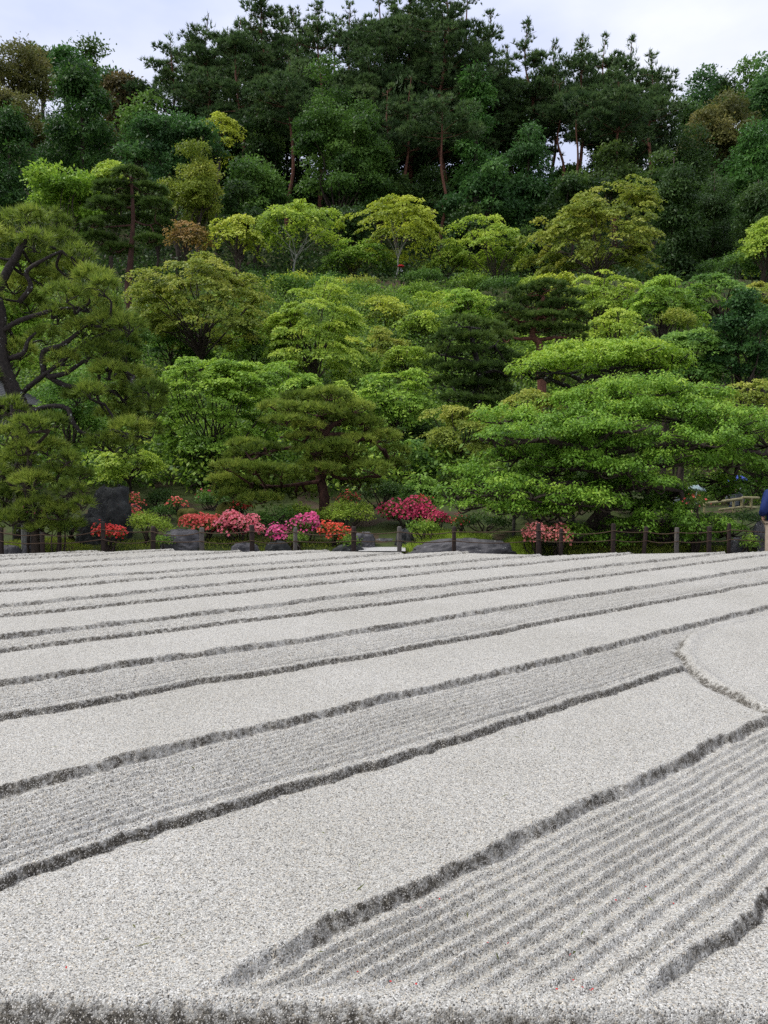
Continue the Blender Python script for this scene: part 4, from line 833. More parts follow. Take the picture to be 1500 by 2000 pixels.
for a, kw in [
 (('coral red azalea, the left half of the brightest pair behind the fence', 358, 442, 1005, 1052, 14.7), dict(flower='coral', bloom=1.0)),
 (('bright pink azalea, the right half of the brightest pair', 425, 513, 1003, 1056, 14.6), dict(flower='pink', bloom=1.1)),
 (('magenta azalea with green leaves showing, beside an orange red one', 560, 635, 1009, 1060, 14.6), dict(flower='magenta', bloom=.75)),
 (('low magenta azalea spilling in front of the larger magenta one', 522, 574, 1030, 1060, 14.4), dict(flower='magenta', bloom=.8)),
 (('orange red azalea joined to the magenta one', 630, 686, 1024, 1064, 14.5), dict(flower='orange', bloom=.8)),
 (('long crimson azalea sloping down to the spreading tree', 728, 850, 976, 1036, 15.6), dict(flower='crimson', bloom=.75)),
 (('small deep pink azalea at the low end of the crimson one', 832, 874, 1003, 1030, 15.2), dict(flower='crimson', bloom=.9)),
 (('salmon pink azalea behind two posts under the spreading tree', 1022, 1074, 1022, 1064, 14.0), dict(flower='salmon', bloom=.9)),
 (('salmon pink azalea, the lower right half under the spreading tree', 1062, 1114, 1032, 1070, 14.0), dict(flower='salmon', bloom=.7)),
 (('red azalea in front of the tall dark rock', 184, 243, 1030, 1056, 14.15), dict(flower='red', bloom=.95)),
 (('coral azalea right beside the tall dark rock, lower', 238, 270, 994, 1022, 15.4), dict(flower='coral', bloom=.5)),
 (('coral azalea right beside the tall dark rock, upper', 240, 274, 974, 992, 16.4), dict(flower='coral', bloom=.4)),
 (('thinly flowering red azalea in the shade left of the mossy boulders', 325, 366, 980, 1004, 17.0), dict(flower='coral', bloom=.3)),
 (('small scarlet azalea under the pads of the central pine', 460, 484, 990, 1006, 16.2), dict(flower='red', bloom=.6)),
 (('faded salmon azalea behind the light green long shrub', 655, 700, 970, 990, 16.8), dict(flower='coral', bloom=.35)),
 (('orange azalea half hidden behind the crimson one', 805, 848, 978, 995, 16.6), dict(flower='orange', bloom=.3)),
 (('small coral azalea under the left edge of the spreading tree', 885, 912, 1012, 1036, 15.0), dict(flower='coral', bloom=.3)),
 (('pink azalea by the end of the bamboo rail', 1342, 1372, 984, 998, 14.1), dict(flower='coral', bloom=.22)),
 (('magenta azalea deep inside the low pine', 40, 80, 1000, 1020, 13.9), dict(flower='magenta', bloom=.16)),
 (('dark pink azalea inside the low pine by its right edge', 95, 130, 995, 1018, 13.8), dict(flower='crimson', bloom=.2)),
 (('dull red azalea in the shade before the vivid maple', 385, 420, 965, 995, 18.0), dict(flower='crimson', bloom=.2)),
]: shrub(*a, leaf='azleaf', name='azalea', cat='azalea', group=AZ, **kw)
for a, kw in [
 (('light green shrub between the tall rock and the coral azalea', 246, 340, 1004, 1046, 14.6), dict(leaf='shrublight')),
 (('long light green shrub behind the orange azalea', 612, 735, 977, 1050, 15.6), dict(leaf='shrublight')),
 (('low yellow green shrub left of the long light one', 545, 625, 985, 1018, 15.7), dict(leaf='shrublight')),
 (('dark green shrub behind the magenta azalea', 495, 575, 988, 1036, 15.2), dict(leaf='evermid')),
 (('dull green shrub under the crimson azalea', 788, 868, 1017, 1048, 14.6), dict(leaf='shrub')),
 (('shaded green shrub left of the mossy boulders', 278, 350, 958, 1000, 17.5), dict(leaf='evergreen')),
 (('green shrub in the shade by the thin stemmed tree', 380, 450, 960, 995, 17.2), dict(leaf='evermid')),
 (('shaded shrub under the right pads of the central pine', 690, 800, 935, 985, 17.5), dict(leaf='evergreen')),
 (('dark shrub below the skirts of the spreading tree', 880, 1010, 1005, 1055, 15.6), dict(leaf='evergreen')),
 (('dark shrub under the middle of the spreading tree', 1000, 1120, 1010, 1062, 16.2), dict(leaf='evergreen')),
 (('dark bush behind the skirts of the spreading tree near the bamboo rail', 1200, 1330, 1000, 1050, 17.0), dict(leaf='evergreen')),
 (('dark bush in the shade left of the clear umbrella', 1230, 1330, 930, 1010, 19.5), dict(leaf='evergreen')),
 (('dark bush filling the shade behind the trunk of the spreading tree', 1090, 1240, 900, 1030, 19.0), dict(leaf='evergreen')),
 (('dark bush behind the bamboo railing', 1380, 1520, 930, 1010, 29.0), dict(leaf='evergreen')),
 (('dark bush behind the left boughs of the spreading tree', 960, 1110, 920, 1030, 19.0), dict(leaf='evergreen')),
 (('dark low bush under the bamboo railing', 1370, 1500, 1000, 1060, 17.5), dict(leaf='evergreen')),
 (('small bright green fern like plant beside the person', 1445, 1484, 1045, 1078, 13.9), dict(leaf='shrub')),
 (('small green plant at the foot of the orange azalea', 660, 700, 1052, 1072, 14.2), dict(leaf='shrub')),
 (('small plant growing under the magenta azalea', 560, 600, 1050, 1068, 14.2), dict(leaf='shrub')),
 (('low green tuft before the flat rock', 300, 345, 1058, 1072, 14.1), dict(leaf='shrub')),
 (('dark shrub left of the tall dark rock', 120, 170, 1020, 1060, 14.8), dict(leaf='evergreen')),
 (('deep green shrub in the shade right of the tall dark rock', 290, 345, 995, 1012, 16.4), dict(leaf='evermid')),
]: shrub(*a, **kw)
# clipped shrubs along the crest of the garden slope
rs = np.random.default_rng(77)
for i, (x0, x1, yt, yb, Y, lf, lab) in enumerate([
 (560, 690, 540, 572, 47, 'evermid', 'dark low shrub at the left end of the terrace hedge'), (650, 740, 545, 580, 45, 'mapleolive', 'brownish low shrub left of the pale maple stem'),
 (770, 880, 530, 568, 47, 'evermid', 'low dark shrub right of the pale maple stem'), (780, 880, 555, 592, 43, 'shrub', 'yellowish shrub below the pale maple stem'),
 (860, 960, 530, 575, 46, 'shrub', 'green shrub on the terrace below the small light maple'), (930, 1050, 540, 580, 45, 'evermid', 'green low shrub below the fresh green maple'),
 (600, 700, 560, 600, 42, 'shrublight', 'light shrub above the layered bright maple'), (690, 780, 580, 620, 41, 'mapleolive', 'olive shrub between the bright maple and the low yellow one'),
 (850, 930, 575, 620, 41, 'mapleolive', 'russet olive shrub on the slope above the dark trained pine'), (1010, 1060, 545, 575, 44, 'shrublight', 'light shrub behind the top of the flat layered pine'),
 (1350, 1500, 505, 540, 45, 'evermid', 'dull spreading shrub at the foot of the dark slope'), (1420, 1520, 490, 530, 47, 'evergreen', 'dark shrub at the picture edge at the foot of the dark slope'),
 (640, 760, 690, 740, 30, 'shrub', 'green shrub right of the layered bright maple'), (700, 770, 640, 690, 34, 'evermid', 'blue green shrub in the middle of the slope'),
 (450, 560, 540, 575, 48, 'evermid', 'dark shrub behind the top of the olive maple'), (1280, 1360, 600, 650, 31, 'mapleolive', 'yellowish shrub above the dense green maple')]):
    shrub(lab, x0, x1, yt, yb, Y, leaf=lf, group='clipped shrubs on the garden slope', sub=7)

rs = np.random.default_rng(78)
for i in range(54):
    px = 540 + 560 * ((i * .618034) % 1); Y = 36 + 12 * ((i * .3779) % 1); gz = float(terr(P(px, 900, Y)[0], Y)); py = 945 - (gz - EYE) / Y * F
    w, h = rs.uniform(24, 46), rs.uniform(26, 50) ; k = i % 4
    lf, lab = [('shrub', 'rounded green shrub among the shrubs below the terrace maples'), ('maplelight', 'light green low shrub among the shrubs below the terrace maples'), ('mapleyel', 'yellowish low shrub among the shrubs below the terrace maples'), ('mapledeep', 'deep green low shrub among the shrubs below the terrace maples')][k]
    if py - h < 520: continue
    shrub(lab, px - w, px + w, py - h, py + 4, Y, leaf=lf, group='low shrubs below the terrace maples', sub=8)
for i in range(16):
    px = 545 + 520 * ((i * .618034 + .3) % 1); Y = 33 + 13 * ((i * .37 + .1) % 1); gz = float(terr(P(px, 900, Y)[0], Y)); py = 945 - (gz - EYE) / Y * F
    w, h = rs.uniform(42, 64), rs.uniform(60, 84); lf = ['maplelight', 'maple', 'mapleyel'][i % 3]
    if py - h < 530: continue
    lab = ['light green small maple growing among the shrubs of the slope', 'mid green small maple growing among the shrubs of the slope', 'yellow green small maple growing among the shrubs of the slope'][i % 3]
    grow('maple', px - w, px + w, py - h, py - 12, Y, lf, lab, name='maple_tree', group='small maples among the shrubs of the slope')

# undergrowth over the wooded slope
rng = np.random.default_rng(900); n = 13000
ux = rng.uniform(-1, 1, n); uy = 15.5 + 108 * rng.uniform(0, 1, n) ** 1.2; ux = ux * (uy * .62 + 2)
keep = ~((ux > 4) & (uy < 30) & (ux < 22)) & (uy > 18.5); ux, uy = ux[keep], uy[keep]
for name, sel, leaf, cnt, L, lab in (('undergrowth', uy > 45.5, 'evergreen', 430000, .28, 'dark undergrowth on the floor of the pine wood'), ('ground_cover', uy <= 45.5, 'shrub', 330000, .13, 'low green ground cover between the maples on the slope')):
    qx, qy = ux[sel], uy[sel]; cc = np.stack([qx, qy, terr(qx, qy) + .25], -1); rc = rng.uniform(.4, .9, len(qx)) * (1 + qy / 60 + 1.0 * (qy > 66)) * np.where((qy > 44) & (qy < 53), .6, 1)
    cc[:, 2] -= np.where((qy > 44) & (qy < 53), .1, 0); lv = Leaves(); puff_cluster(lv, rng, cc, rc, cnt, L, L * .6, np.full(len(qx), .3) + rng.normal(0, .28, len(qx)), flat=.75)
    tag(link(name, lv.mesh(name, M[leaf])), lab, 'undergrowth', kind='stuff')
# grass beside the low flat rock, moss tufts along the edge
def grass(name, label, blobs, n, L, leaf):
    rng = np.random.default_rng(len(label)); lv = Leaves()
    for (x0, x1, y0, y1) in blobs:
        px = rng.uniform(x0, x1, n); Y = rng.uniform(y0, y1, n); X = (px - 750) / F * Y; lump = .10 * np.sin(np.clip((px - x0) / (x1 - x0), 0, 1) * math.pi)
        pos = np.stack([X, Y, terr(X, Y) + lump - .02], -1); ax = nrm(UP + .55 * rdir(rng, n)); lv.add(pos, ax, rdir(rng, n), L * rng.uniform(.5, 1.2, n), .012, .5 + rng.normal(0, .2, n))
    tag(link(name, lv.mesh(name, M[leaf], tri=True)), label, 'grass', kind='stuff')
grass('grass', 'short bright green grass around the low flat rock', [(785, 960, 14.15, 15.2), (985, 1050, 14.0, 14.6)], 5200, .12, 'shrublight')
grass('moss_tufts', 'olive moss and short grass along the fence', [(0, 180, 14.0, 14.8), (180, 700, 14.0, 14.8), (1040, 1500, 13.9, 14.4)], 5000, .06, 'mapleolive')

# ================================================================== ROCKS
def rock(label, x0, x1, yt, yb, Y, mat, seed, shape=1.0, name='rock', depth=.8, flat=0.0, pts=None, skew=0.0):
    rng = np.random.default_rng(seed); a, b = P(x0, yb, Y), P(x1, yb, Y); zt = P(750, yt, Y)[2]; cx = (a[0] + b[0]) / 2
    zb = min(a[2], float(terr(cx, Y))) - .06; rx = (b[0] - a[0]) / 2; H = zt - zb; nu, nv = 72, 40
    th = np.linspace(0, 2 * math.pi, nu, endpoint=False); ph = np.linspace(0, 1, nv)
    T, Q = np.meshgrid(th, ph); e = 2.0 + 1.6 * shape
    prof = (1 - Q ** e) ** (1 / e) if not pts else np.interp(Q, [p[0] for p in pts], [p[1] for p in pts])
    ct, st = np.cos(T), np.sin(T); sq = (np.abs(ct) ** 3.2 + np.abs(st) ** 3.2) ** (-1 / 3.2)
    n1 = fnoise(np.cos(T) * 1.6 + 5 + seed, np.sin(T) * 1.6 + Q * 2.2, seed) - .5; n2 = fnoise(np.cos(T) * 5 + 9, np.sin(T) * 5 + Q * 7, seed + 3) - .5
    lean = (fnoise(Q * 1.3 + seed, Q * 0 + .5, seed + 6, 1) - .5) * .3
    n3 = fnoise(np.cos(T) * 14 + 3, np.sin(T) * 14 + Q * 17, seed + 7) - .5; r = prof * sq * (1 + .42 * n1 + .22 * n2 + .07 * n3)
    r = np.round(r * 5.0) / 5.0 * .35 + r * .65                       # broken facets
    v = np.stack([r * ct * rx + lean * rx + skew * rx * Q ** 1.5, r * st * rx * depth, Q * H * (1 + .16 * n1 + .16 * n2 + .07 * n3)], -1).reshape(-1, 3)
    i = np.arange(nv - 1)[:, None] * nu; j = np.arange(nu)[None, :]; j2 = (j + 1) % nu
    q = np.stack([i + j, i + j2, i + nu + j2, i + nu + j], -1).reshape(-1, 4)
    o = link(name, mesh_np(name, v, [q, np.arange((nv - 1) * nu, nv * nu)[None, :]], M[mat])); o.location = (cx, Y, zb)
    return tag(o, label, 'rock')
rock('tall dark standing rock flecked with lichen', 158, 246, 953, 1066, 15.0, 'rock_dark', 3, pts=[(0, 1.02), (.25, 1.0), (.5, .95), (.68, .84), (.78, .72), (.93, .66), (.975, .55), (1, .40)], depth=.7, skew=.30)
rock('low dark lichen boulder at the foot of the tall standing rock', 150, 200, 1008, 1062, 14.7, 'rock_dark', 4)
rock('long low purple grey rock lying behind the sand in the grass', 804, 1006, 1054, 1088, 14.0, 'rock', 5, shape=.4, depth=.35)
rock('flat topped grey rock below the coral azalea', 318, 395, 1036, 1076, 14.35, 'rock', 6, shape=1.2, depth=.7)
rock('moss covered boulder, the flatter of two in the shade', 344, 384, 994, 1018, 16.4, 'rock_moss', 7)
rock('moss covered boulder, the rounder of two under the central pine', 418, 464, 984, 1018, 16.2, 'rock_moss', 8)
rock('grey rock beside the gravel inlet, right of the orange azalea', 690, 732, 1040, 1074, 14.5, 'rock', 9)
rock('dark rock behind the post at the gravel inlet', 772, 808, 1034, 1072, 14.6, 'rock_dark', 10)
rock('low grey stone across the back of the gravel inlet', 728, 776, 1052, 1072, 14.9, 'rock', 11, depth=.5)
rock('flat slate stone under the orange azalea', 655, 716, 1064, 1076, 14.1, 'rock_dark', 12, depth=.5)
rock('low stone at the picture edge behind the sand', -10, 42, 1066, 1088, 13.95, 'rock', 13, depth=.5)
rock('low stone second from the picture edge behind the sand', 44, 84, 1064, 1086, 13.95, 'rock', 14, depth=.5)
rock('grey pink stone under the skirts beside the last post', 1428, 1462, 1052, 1082, 14.1, 'rock', 15)
rock('pale stone half hidden beside the person', 1470, 1500, 1020, 1050, 14.4, 'rock', 16)
rock('low edging stone between the brightest azaleas and the sand', 450, 505, 1062, 1076, 14.05, 'rock', 17, depth=.4)
rock('low edging stone under the magenta azalea', 520, 565, 1060, 1074, 14.05, 'rock_dark', 18, depth=.4)
rock('rock in the grass left of the long purple grey rock', 792, 832, 1050, 1070, 14.8, 'rock', 19, depth=.5)
rock('coral azalea side boulder behind the tall standing rock', 238, 272, 985, 1008, 16.2, 'rock_dark', 20)
# gravel inlet
def patch(name, pts, mat, dz):
    v = np.array([P(x, 1000, y) for x, y in pts]); v = np.stack([v[:, 0], v[:, 1], terr(v[:, 0], v[:, 1]) + dz], -1)
    return link(name, mesh_np(name, v, np.arange(len(v))[None, :], M[mat]))
xs = np.linspace(700, 792, 14); yy = np.linspace(13.9, 14.45, 8); A, B = np.meshgrid(xs, yy); XX = (A - 750) / F * B
tag(link('gravel_path', mesh_np('gravel_path', np.stack([XX, B, np.interp(B, [13.9, 14.45], [.42, .455])], -1).reshape(-1, 3), grid_faces(8, 14), M['gravel'], smooth=True)), kind='structure')

# ================================================================== ROPE FENCE
FY = 13.45
POSTS = [(2, 1030, 'post', 'dark post at the picture edge, half cut off'), (83, 1040, 'post', 'short dark post under the low pine'), (201, 1018, 'post', 'dark post in front of the red azalea'),
 (299, 1028, 'post', 'dark brown post before the light green shrub'), (394, 1030, 'post_grey', 'grey post in front of the coral azalea'), (492, 1025, 'post', 'thick dark post in front of the pink azalea'),
 (577, 1030, 'post_grey', 'grey post before the magenta azalea'), (691, 1028, 'post', 'thin black post at the start of the gravel inlet'), (780, 1028, 'post_grey', 'brown grey post at the end of the gravel inlet'),
 (887, 1028, 'post', 'dark post in front of the long purple grey rock'), (1052, 1022, 'post', 'dark post before the salmon azalea, the taller of two'), (1096, 1032, 'post', 'dark post before the salmon azalea, the shorter of two'),
 (1198, 1022, 'post', 'dark post under the lowest skirts, next after the salmon azalea'), (1262, 1028, 'post', 'dark leaning post under the spreading tree'), (1322, 1030, 'post_grey', 'split grey post under the spreading tree'),
 (1385, 1028, 'post', 'dark post under the spreading tree, second from the person'), (1424, 1022, 'post', 'dark post nearest to the person')]
rng = np.random.default_rng(4); heads = []
for (px, yt, mt, lab) in POSTS:
    Y = FY + rng.uniform(-.06, .06); q = P(px, yt, Y); h = q[2]; w = rng.uniform(.034, .047); g = Geo(); lx = (px == 1262) * .07
    zz = [-.05, h * .5, h - .025, h]; prof = [w, w * .98, w * .95, w * .72]
    g.tube([(lx * z / h - lx, 0, z) for z in zz], prof, 10, rough=.06, rng=rng)
    o = link('fence_post', g.mesh('fence_post', M[mt])); o.location = (q[0], Y, 0); tag(o, lab, 'post', 'wooden posts of the rope fence'); heads.append((q[0], Y, h))
def rope(label, fr, sag, seed):
    rng = np.random.default_rng(seed); g = Geo(); pts = []
    for i in range(len(heads) - 1):
        a, b = np.array(heads[i]), np.array(heads[i + 1]); za, zb = fr * (.5 + .5 * heads[i][2] / .95) , fr * (.5 + .5 * heads[i + 1][2] / .95); sg = sag * rng.uniform(.3, 1.3) * min(1, (b[0] - a[0]) / .8)
        for t_ in np.linspace(0, 1, 12, endpoint=False):
            p = a + (b - a) * t_; pts.append((p[0], p[1] - .045 - .0 * t_, za + (zb - za) * t_ - sg * 4 * t_ * (1 - t_)))
    e = heads[-1]; pts.append((e[0], e[1] - .045, fr)); pts.append((e[0] + 1.1, e[1], fr - .08)); pts.append((e[0] + 2.6, e[1], fr))
    g.tube(pts, .0082, 6); tag(link('rope', g.mesh('rope', M['rope'])), label, 'rope', 'ropes strung along the fence posts')
rope('upper brown rope sagging from post to post', .82, .05, 1); rope('lower brown rope sagging from post to post', .66, .05, 2)

# prop poles under the big spreading tree
for px, y0, y1, Y, lab in [(1003, 985, 1075, 15.2, 'thin prop pole standing under the left boughs of the spreading tree'), (1119, 985, 1070, 15.4, 'thin prop pole under the boughs above the salmon azalea')]:
    g = Geo(); a = P(px, y0, Y); gz = float(terr(a[0], Y)) - .05; g.tube([(0, 0, 0), (.01, 0, (a[2] - gz) / 2), (0, 0, a[2] - gz)], [.035, .033, .03], 8)
    o = link('prop_pole', g.mesh('prop_pole', M['post_grey'])); o.location = (a[0], Y, gz); tag(o, lab, 'pole', 'prop poles under the spreading tree')

# bamboo hand rail
YB = 26.0; root = empty('bamboo_railing', P(1420, 1010, YB), 'pale bamboo railing beside the person, rising to a corner post', 'railing'); rl = np.array(root.location)
def bam(pts, r, nm):
    g = Geo(); pp = np.array([P(x, y, yy) for x, y, yy in pts]) - rl
    g.tube(smooth_path(pp, 4), r, 8); link(nm, g.mesh(nm, M['bamboo']), root)
bam([(1374, 984, 25), (1412, 979, 25.5), (1450, 974, 26)], .045, 'rail'); bam([(1405, 996, 25.4), (1450, 990, 26)], .04, 'rail'); bam([(1450, 972, 26), (1482, 972.5, 26.4)], .045, 'rail'); bam([(1452, 990, 26), (1480, 992, 26.4)], .04, 'rail')
for x, y, Y in ((1376, 982, 25), (1433, 978, 25.8), (1449, 971, 26), (1467, 972, 26.2)):
    bam([(x, y, Y), (x, y + 22, Y), (x, y + 45, Y)], .042, 'railing_post')

# ================================================================== PAVILION, STONE BLOCK
Yp = 21.0; e = P(20, 785, Yp); root = empty('pavilion', (e[0] - 2.6, Yp + 2.2, float(terr(e[0] - 2.6, Yp + 2.2))), 'small pavilion with a grey shingled roof at the picture edge behind the nearest pine', 'pavilion')
z0 = root.location.z; ez = e[2] - z0; g = Geo()
hx, hy, rh = 2.6, 2.3, 1.3
for k in range(14):                                    # overlapping shingle courses
    f0, f1 = k / 14, (k + 1.25) / 14; f1 = min(f1, 1.0)
    def ringv(f, dz): s_ = 1 - f * .92; return [(-hx * s_, -hy * s_, ez + .05 + rh * f ** 1.15 + dz), (hx * s_, -hy * s_, ez + .05 + rh * f ** 1.15 + dz), (hx * s_, hy * s_, ez + .05 + rh * f ** 1.15 + dz), (-hx * s_, hy * s_, ez + .05 + rh * f ** 1.15 + dz)]
    g.add(ringv(f0, .045) + ringv(f1, .012) + ringv(f0, .0), [(0, 1, 5, 4), (1, 2, 6, 5), (2, 3, 7, 6), (3, 0, 4, 7), (8, 9, 1, 0), (9, 10, 2, 1), (10, 11, 3, 2), (11, 8, 0, 3)])
link('roof', g.mesh('roof', M['shingle'], smooth=False), root)
g = Geo(); g.box((-hx + .06, -hy + .06, ez - .12), (hx - .06, -hy + .16, ez + .045)); g.box((hx - .16, -hy + .165, ez - .12), (hx - .06, hy - .06, ez + .045)); g.box((-hx + .06, -hy + .165, ez - .12), (-hx + .16, hy - .06, ez + .045))
link('fascia', g.mesh('fascia', M['timber'], smooth=False), root)
g = Geo(); g.box((-1.9, -1.6, -.2), (1.9, 1.6, ez - .125)); link('wall', g.mesh('wall', M['plaster'], smooth=False), root)
for sx in (-1, 1):
    for sy in (-1, 1):
        g = Geo(); g.box((sx * 1.95 - .08, sy * 1.65 - .08, -.2), (sx * 1.95 + .08, sy * 1.65 + .08, ez - .12)); link('pillar', g.mesh('pillar', M['timber'], smooth=False), root)
g = Geo(); a, b = P(46, 1050, 14.2), P(76, 1024, 14.2); g.box((-.5 * (b[0] - a[0]), -.12, -.3), (.5 * (b[0] - a[0]), .12, b[2] - a[2] + .02))
o = link('stone_block', g.mesh('stone_block', M['stone'], smooth=False)); o.location = ((a[0] + b[0]) / 2, 14.2, a[2] - .02)
bv = o.modifiers.new('bevel', 'BEVEL'); bv.width = .03; bv.segments = 3
tag(o, 'grey squared stone block half hidden behind the low pine', 'stone block')
g = Geo(); a, b = P(34, 1024, 14.0), P(82, 1023, 14.0); g.tube([a, (a + b) / 2 + UP * .005, b], .018, 7); tag(link('bamboo_pole', g.mesh('bamboo_pole', M['post_grey'])), 'thin pale pole lying level above the grey stone block', 'pole')

# ================================================================== PEOPLE
def skin_mesh(name, verts, edges, radii, mat, sub=2, rootv=0):
    me = bpy.data.meshes.new(name + '_cage'); me.from_pydata([tuple(v) for v in verts], edges, []); o = bpy.data.objects.new(name + '_cage', me); C.objects.link(o)
    md = o.modifiers.new('s', 'SKIN'); md.use_smooth_shade = True
    for i, r in enumerate(radii):
        sv = me.skin_vertices[0].data[i]; sv.radius = r if isinstance(r, tuple) else (r, r); sv.use_root = (i == rootv)
    sb = o.modifiers.new('b', 'SUBSURF'); sb.levels = sub; sb.render_levels = sub
    dg = bpy.context.evaluated_depsgraph_get(); dg.update(); m2 = bpy.data.meshes.new_from_object(o.evaluated_get(dg)); m2.name = name
    bpy.data.objects.remove(o); bpy.data.meshes.remove(me); m2.materials.clear(); m2.materials.append(mat)
    m2.polygons.foreach_set('use_smooth', np.ones(len(m2.polygons), dtype=bool)); return m2
J = {'pel': (0, 0, .95), 'wst': (0, -.005, 1.08), 'chs': (0, .01, 1.28), 'nk0': (0, .02, 1.45), 'nk1': (0, -.005, 1.53), 'hd0': (0, -.02, 1.60), 'hd1': (0, -.01, 1.70),
     'shL': (-.19, .02, 1.41), 'elL': (-.275, .06, 1.13), 'wrL': (-.17, -.17, 1.06), 'haL': (-.11, -.225, 1.06), 'shR': (.19, .02, 1.41), 'elR': (.275, .06, 1.13), 'wrR': (.17, -.17, 1.06), 'haR': (.11, -.225, 1.06),
     'hpL': (-.095, 0, .90), 'knL': (-.115, -.02, .50), 'anL': (-.125, .03, .09), 'toL': (-.14, -.13, .045), 'hpR': (.095, 0, .90), 'knR': (.115, -.02, .50), 'anR': (.125, .03, .09), 'toR': (.14, -.13, .045)}
JN = list(J)
def build_body():
    E_ = [('pel', 'wst'), ('wst', 'chs'), ('chs', 'nk0'), ('nk0', 'nk1'), ('nk1', 'hd0'), ('hd0', 'hd1'), ('chs', 'shL'), ('shL', 'elL'), ('elL', 'wrL'), ('wrL', 'haL'), ('chs', 'shR'), ('shR', 'elR'), ('elR', 'wrR'), ('wrR', 'haR'),
          ('pel', 'hpL'), ('hpL', 'knL'), ('knL', 'anL'), ('anL', 'toL'), ('pel', 'hpR'), ('hpR', 'knR'), ('knR', 'anR'), ('anR', 'toR')]
    R_ = dict(pel=(.15, .11), wst=(.14, .10), chs=(.16, .11), nk0=.065, nk1=.055, hd0=(.080, .095), hd1=(.078, .092), shL=.065, elL=.045, wrL=.03, haL=(.036, .018), shR=.065, elR=.045, wrR=.03, haR=(.036, .018), hpL=.085, knL=.058, anL=.038, toL=.032, hpR=.085, knR=.058, anR=.038, toR=.032)
    V = [J[k] for k in JN]; ed = [(JN.index(a), JN.index(b)) for a, b in E_]; rr = [R_[k] for k in JN]
    for sd in (-1, 1):                                    # fingers and thumb, grown out of each palm
        b = JN.index('haL' if sd < 0 else 'haR'); hx_, hy_, hz_ = V[b]
        for k, (dy, ln) in enumerate(((-.030, .072), (-.010, .080), (.010, .076), (.028, .060))):
            n0 = len(V); V += [(hx_ - sd * .004, hy_ + dy, hz_ - .045), (hx_ - sd * .012, hy_ + dy - .004, hz_ - .045 - ln * .55), (hx_ - sd * .026, hy_ + dy - .006, hz_ - .045 - ln)]
            ed += [(b, n0), (n0, n0 + 1), (n0 + 1, n0 + 2)]; rr += [.009, .008, .007]
        n0 = len(V); V += [(hx_ - sd * .012, hy_ - .045, hz_ - .01), (hx_ - sd * .022, hy_ - .062, hz_ - .045)]; ed += [(b, n0), (n0, n0 + 1)]; rr += [.011, .009]
    # nose and ears
    h = JN.index('hd0'); n0 = len(V); V += [(0, -.105, 1.625), (0, -.128, 1.612)]; ed += [(h, n0), (n0, n0 + 1)]; rr += [.016, .011]
    return skin_mesh('body', V, ed, rr, M['skin'], 2, 0)
def build_jacket():
    k = ['pel2', 'wst', 'chs', 'nk0', 'shL', 'elL', 'wrL', 'shR', 'elR', 'wrR']; pos = dict(J, pel2=(0, .0, .99))
    pos['elL'] = (-.285, .06, 1.13); pos['elR'] = (.285, .06, 1.13); pos['wrL'] = (-.185, -.145, 1.065); pos['wrR'] = (.185, -.145, 1.065)
    ed = [(0, 1), (1, 2), (2, 3), (2, 4), (4, 5), (5, 6), (2, 7), (7, 8), (8, 9)]
    return skin_mesh('jacket', [pos[q] for q in k], ed, [(.185, .14), (.175, .135), (.19, .145), (.085, .08), .095, .072, .056, .095, .072, .056], M['navy'], 2, 1)
def build_trousers():
    V = [(0, 0, .96), (-.10, 0, .88), (-.118, -.015, .50), (-.128, .03, .12), (.10, 0, .88), (.118, -.015, .50), (.128, .03, .12)]
    return skin_mesh('trousers', V, [(0, 1), (1, 2), (2, 3), (0, 4), (4, 5), (5, 6)], [(.165, .12), .108, .082, .076, .108, .082, .076], M['khaki'], 2, 0)
def build_hair():
    return skin_mesh('hair', [(0, .022, 1.64), (0, .012, 1.735)], [(0, 1)], [(.108, .112), (.100, .105)], M['hair'], 2, 0)
def build_shoes(sd): return skin_mesh('shoe', [(sd * .125, .05, .05), (sd * .135, -.06, .045), (sd * .142, -.16, .035)], [(0, 1), (1, 2)], [(.05, .05), (.052, .042), (.045, .03)], M['shoe'], 2, 0)
def eyes():
    g = Geo()
    for sx in (-.032, .032):
        v = []
        for a in range(8):
            v.append((sx + .012 * math.cos(a * .785), -.1085, 1.645 + .006 * math.sin(a * .785)))
        g.v.append(np.array(v)); g.q.append(np.array([[0, 1, 2, 7], [2, 3, 6, 7], [3, 4, 5, 6]]) + g.n); g.n += 8
    return g.mesh('eyes', M['hair'], smooth=False)
PM = dict(body=build_body(), jacket=build_jacket(), trousers=build_trousers(), hair=build_hair(), shoeL=build_shoes(-1), shoeR=build_shoes(1))
def person(loc, rz, label, top='navy', legs='khaki', scale=1.0):
    root = empty('person', loc, label, 'person'); root.rotation_euler = (0, 0, rz); root.scale = (scale,) * 3
    for k, nm, mt in (('body', 'body', None), ('jacket', 'jacket', top), ('trousers', 'trousers', legs), ('hair', 'hair', None), ('shoeL', 'shoe', None), ('shoeR', 'shoe', None)):
        o = link(nm, PM[k], root)
        if mt: o.material_slots[0].link = 'OBJECT'; o.material_slots[0].material = M[mt]
    return root
YP = 13.25; q = P(1519, 1000, YP)
person((q[0], YP, 0), math.pi + .15, 'person in a navy jacket and khaki trousers, seen from behind at the picture edge', scale=1.02)
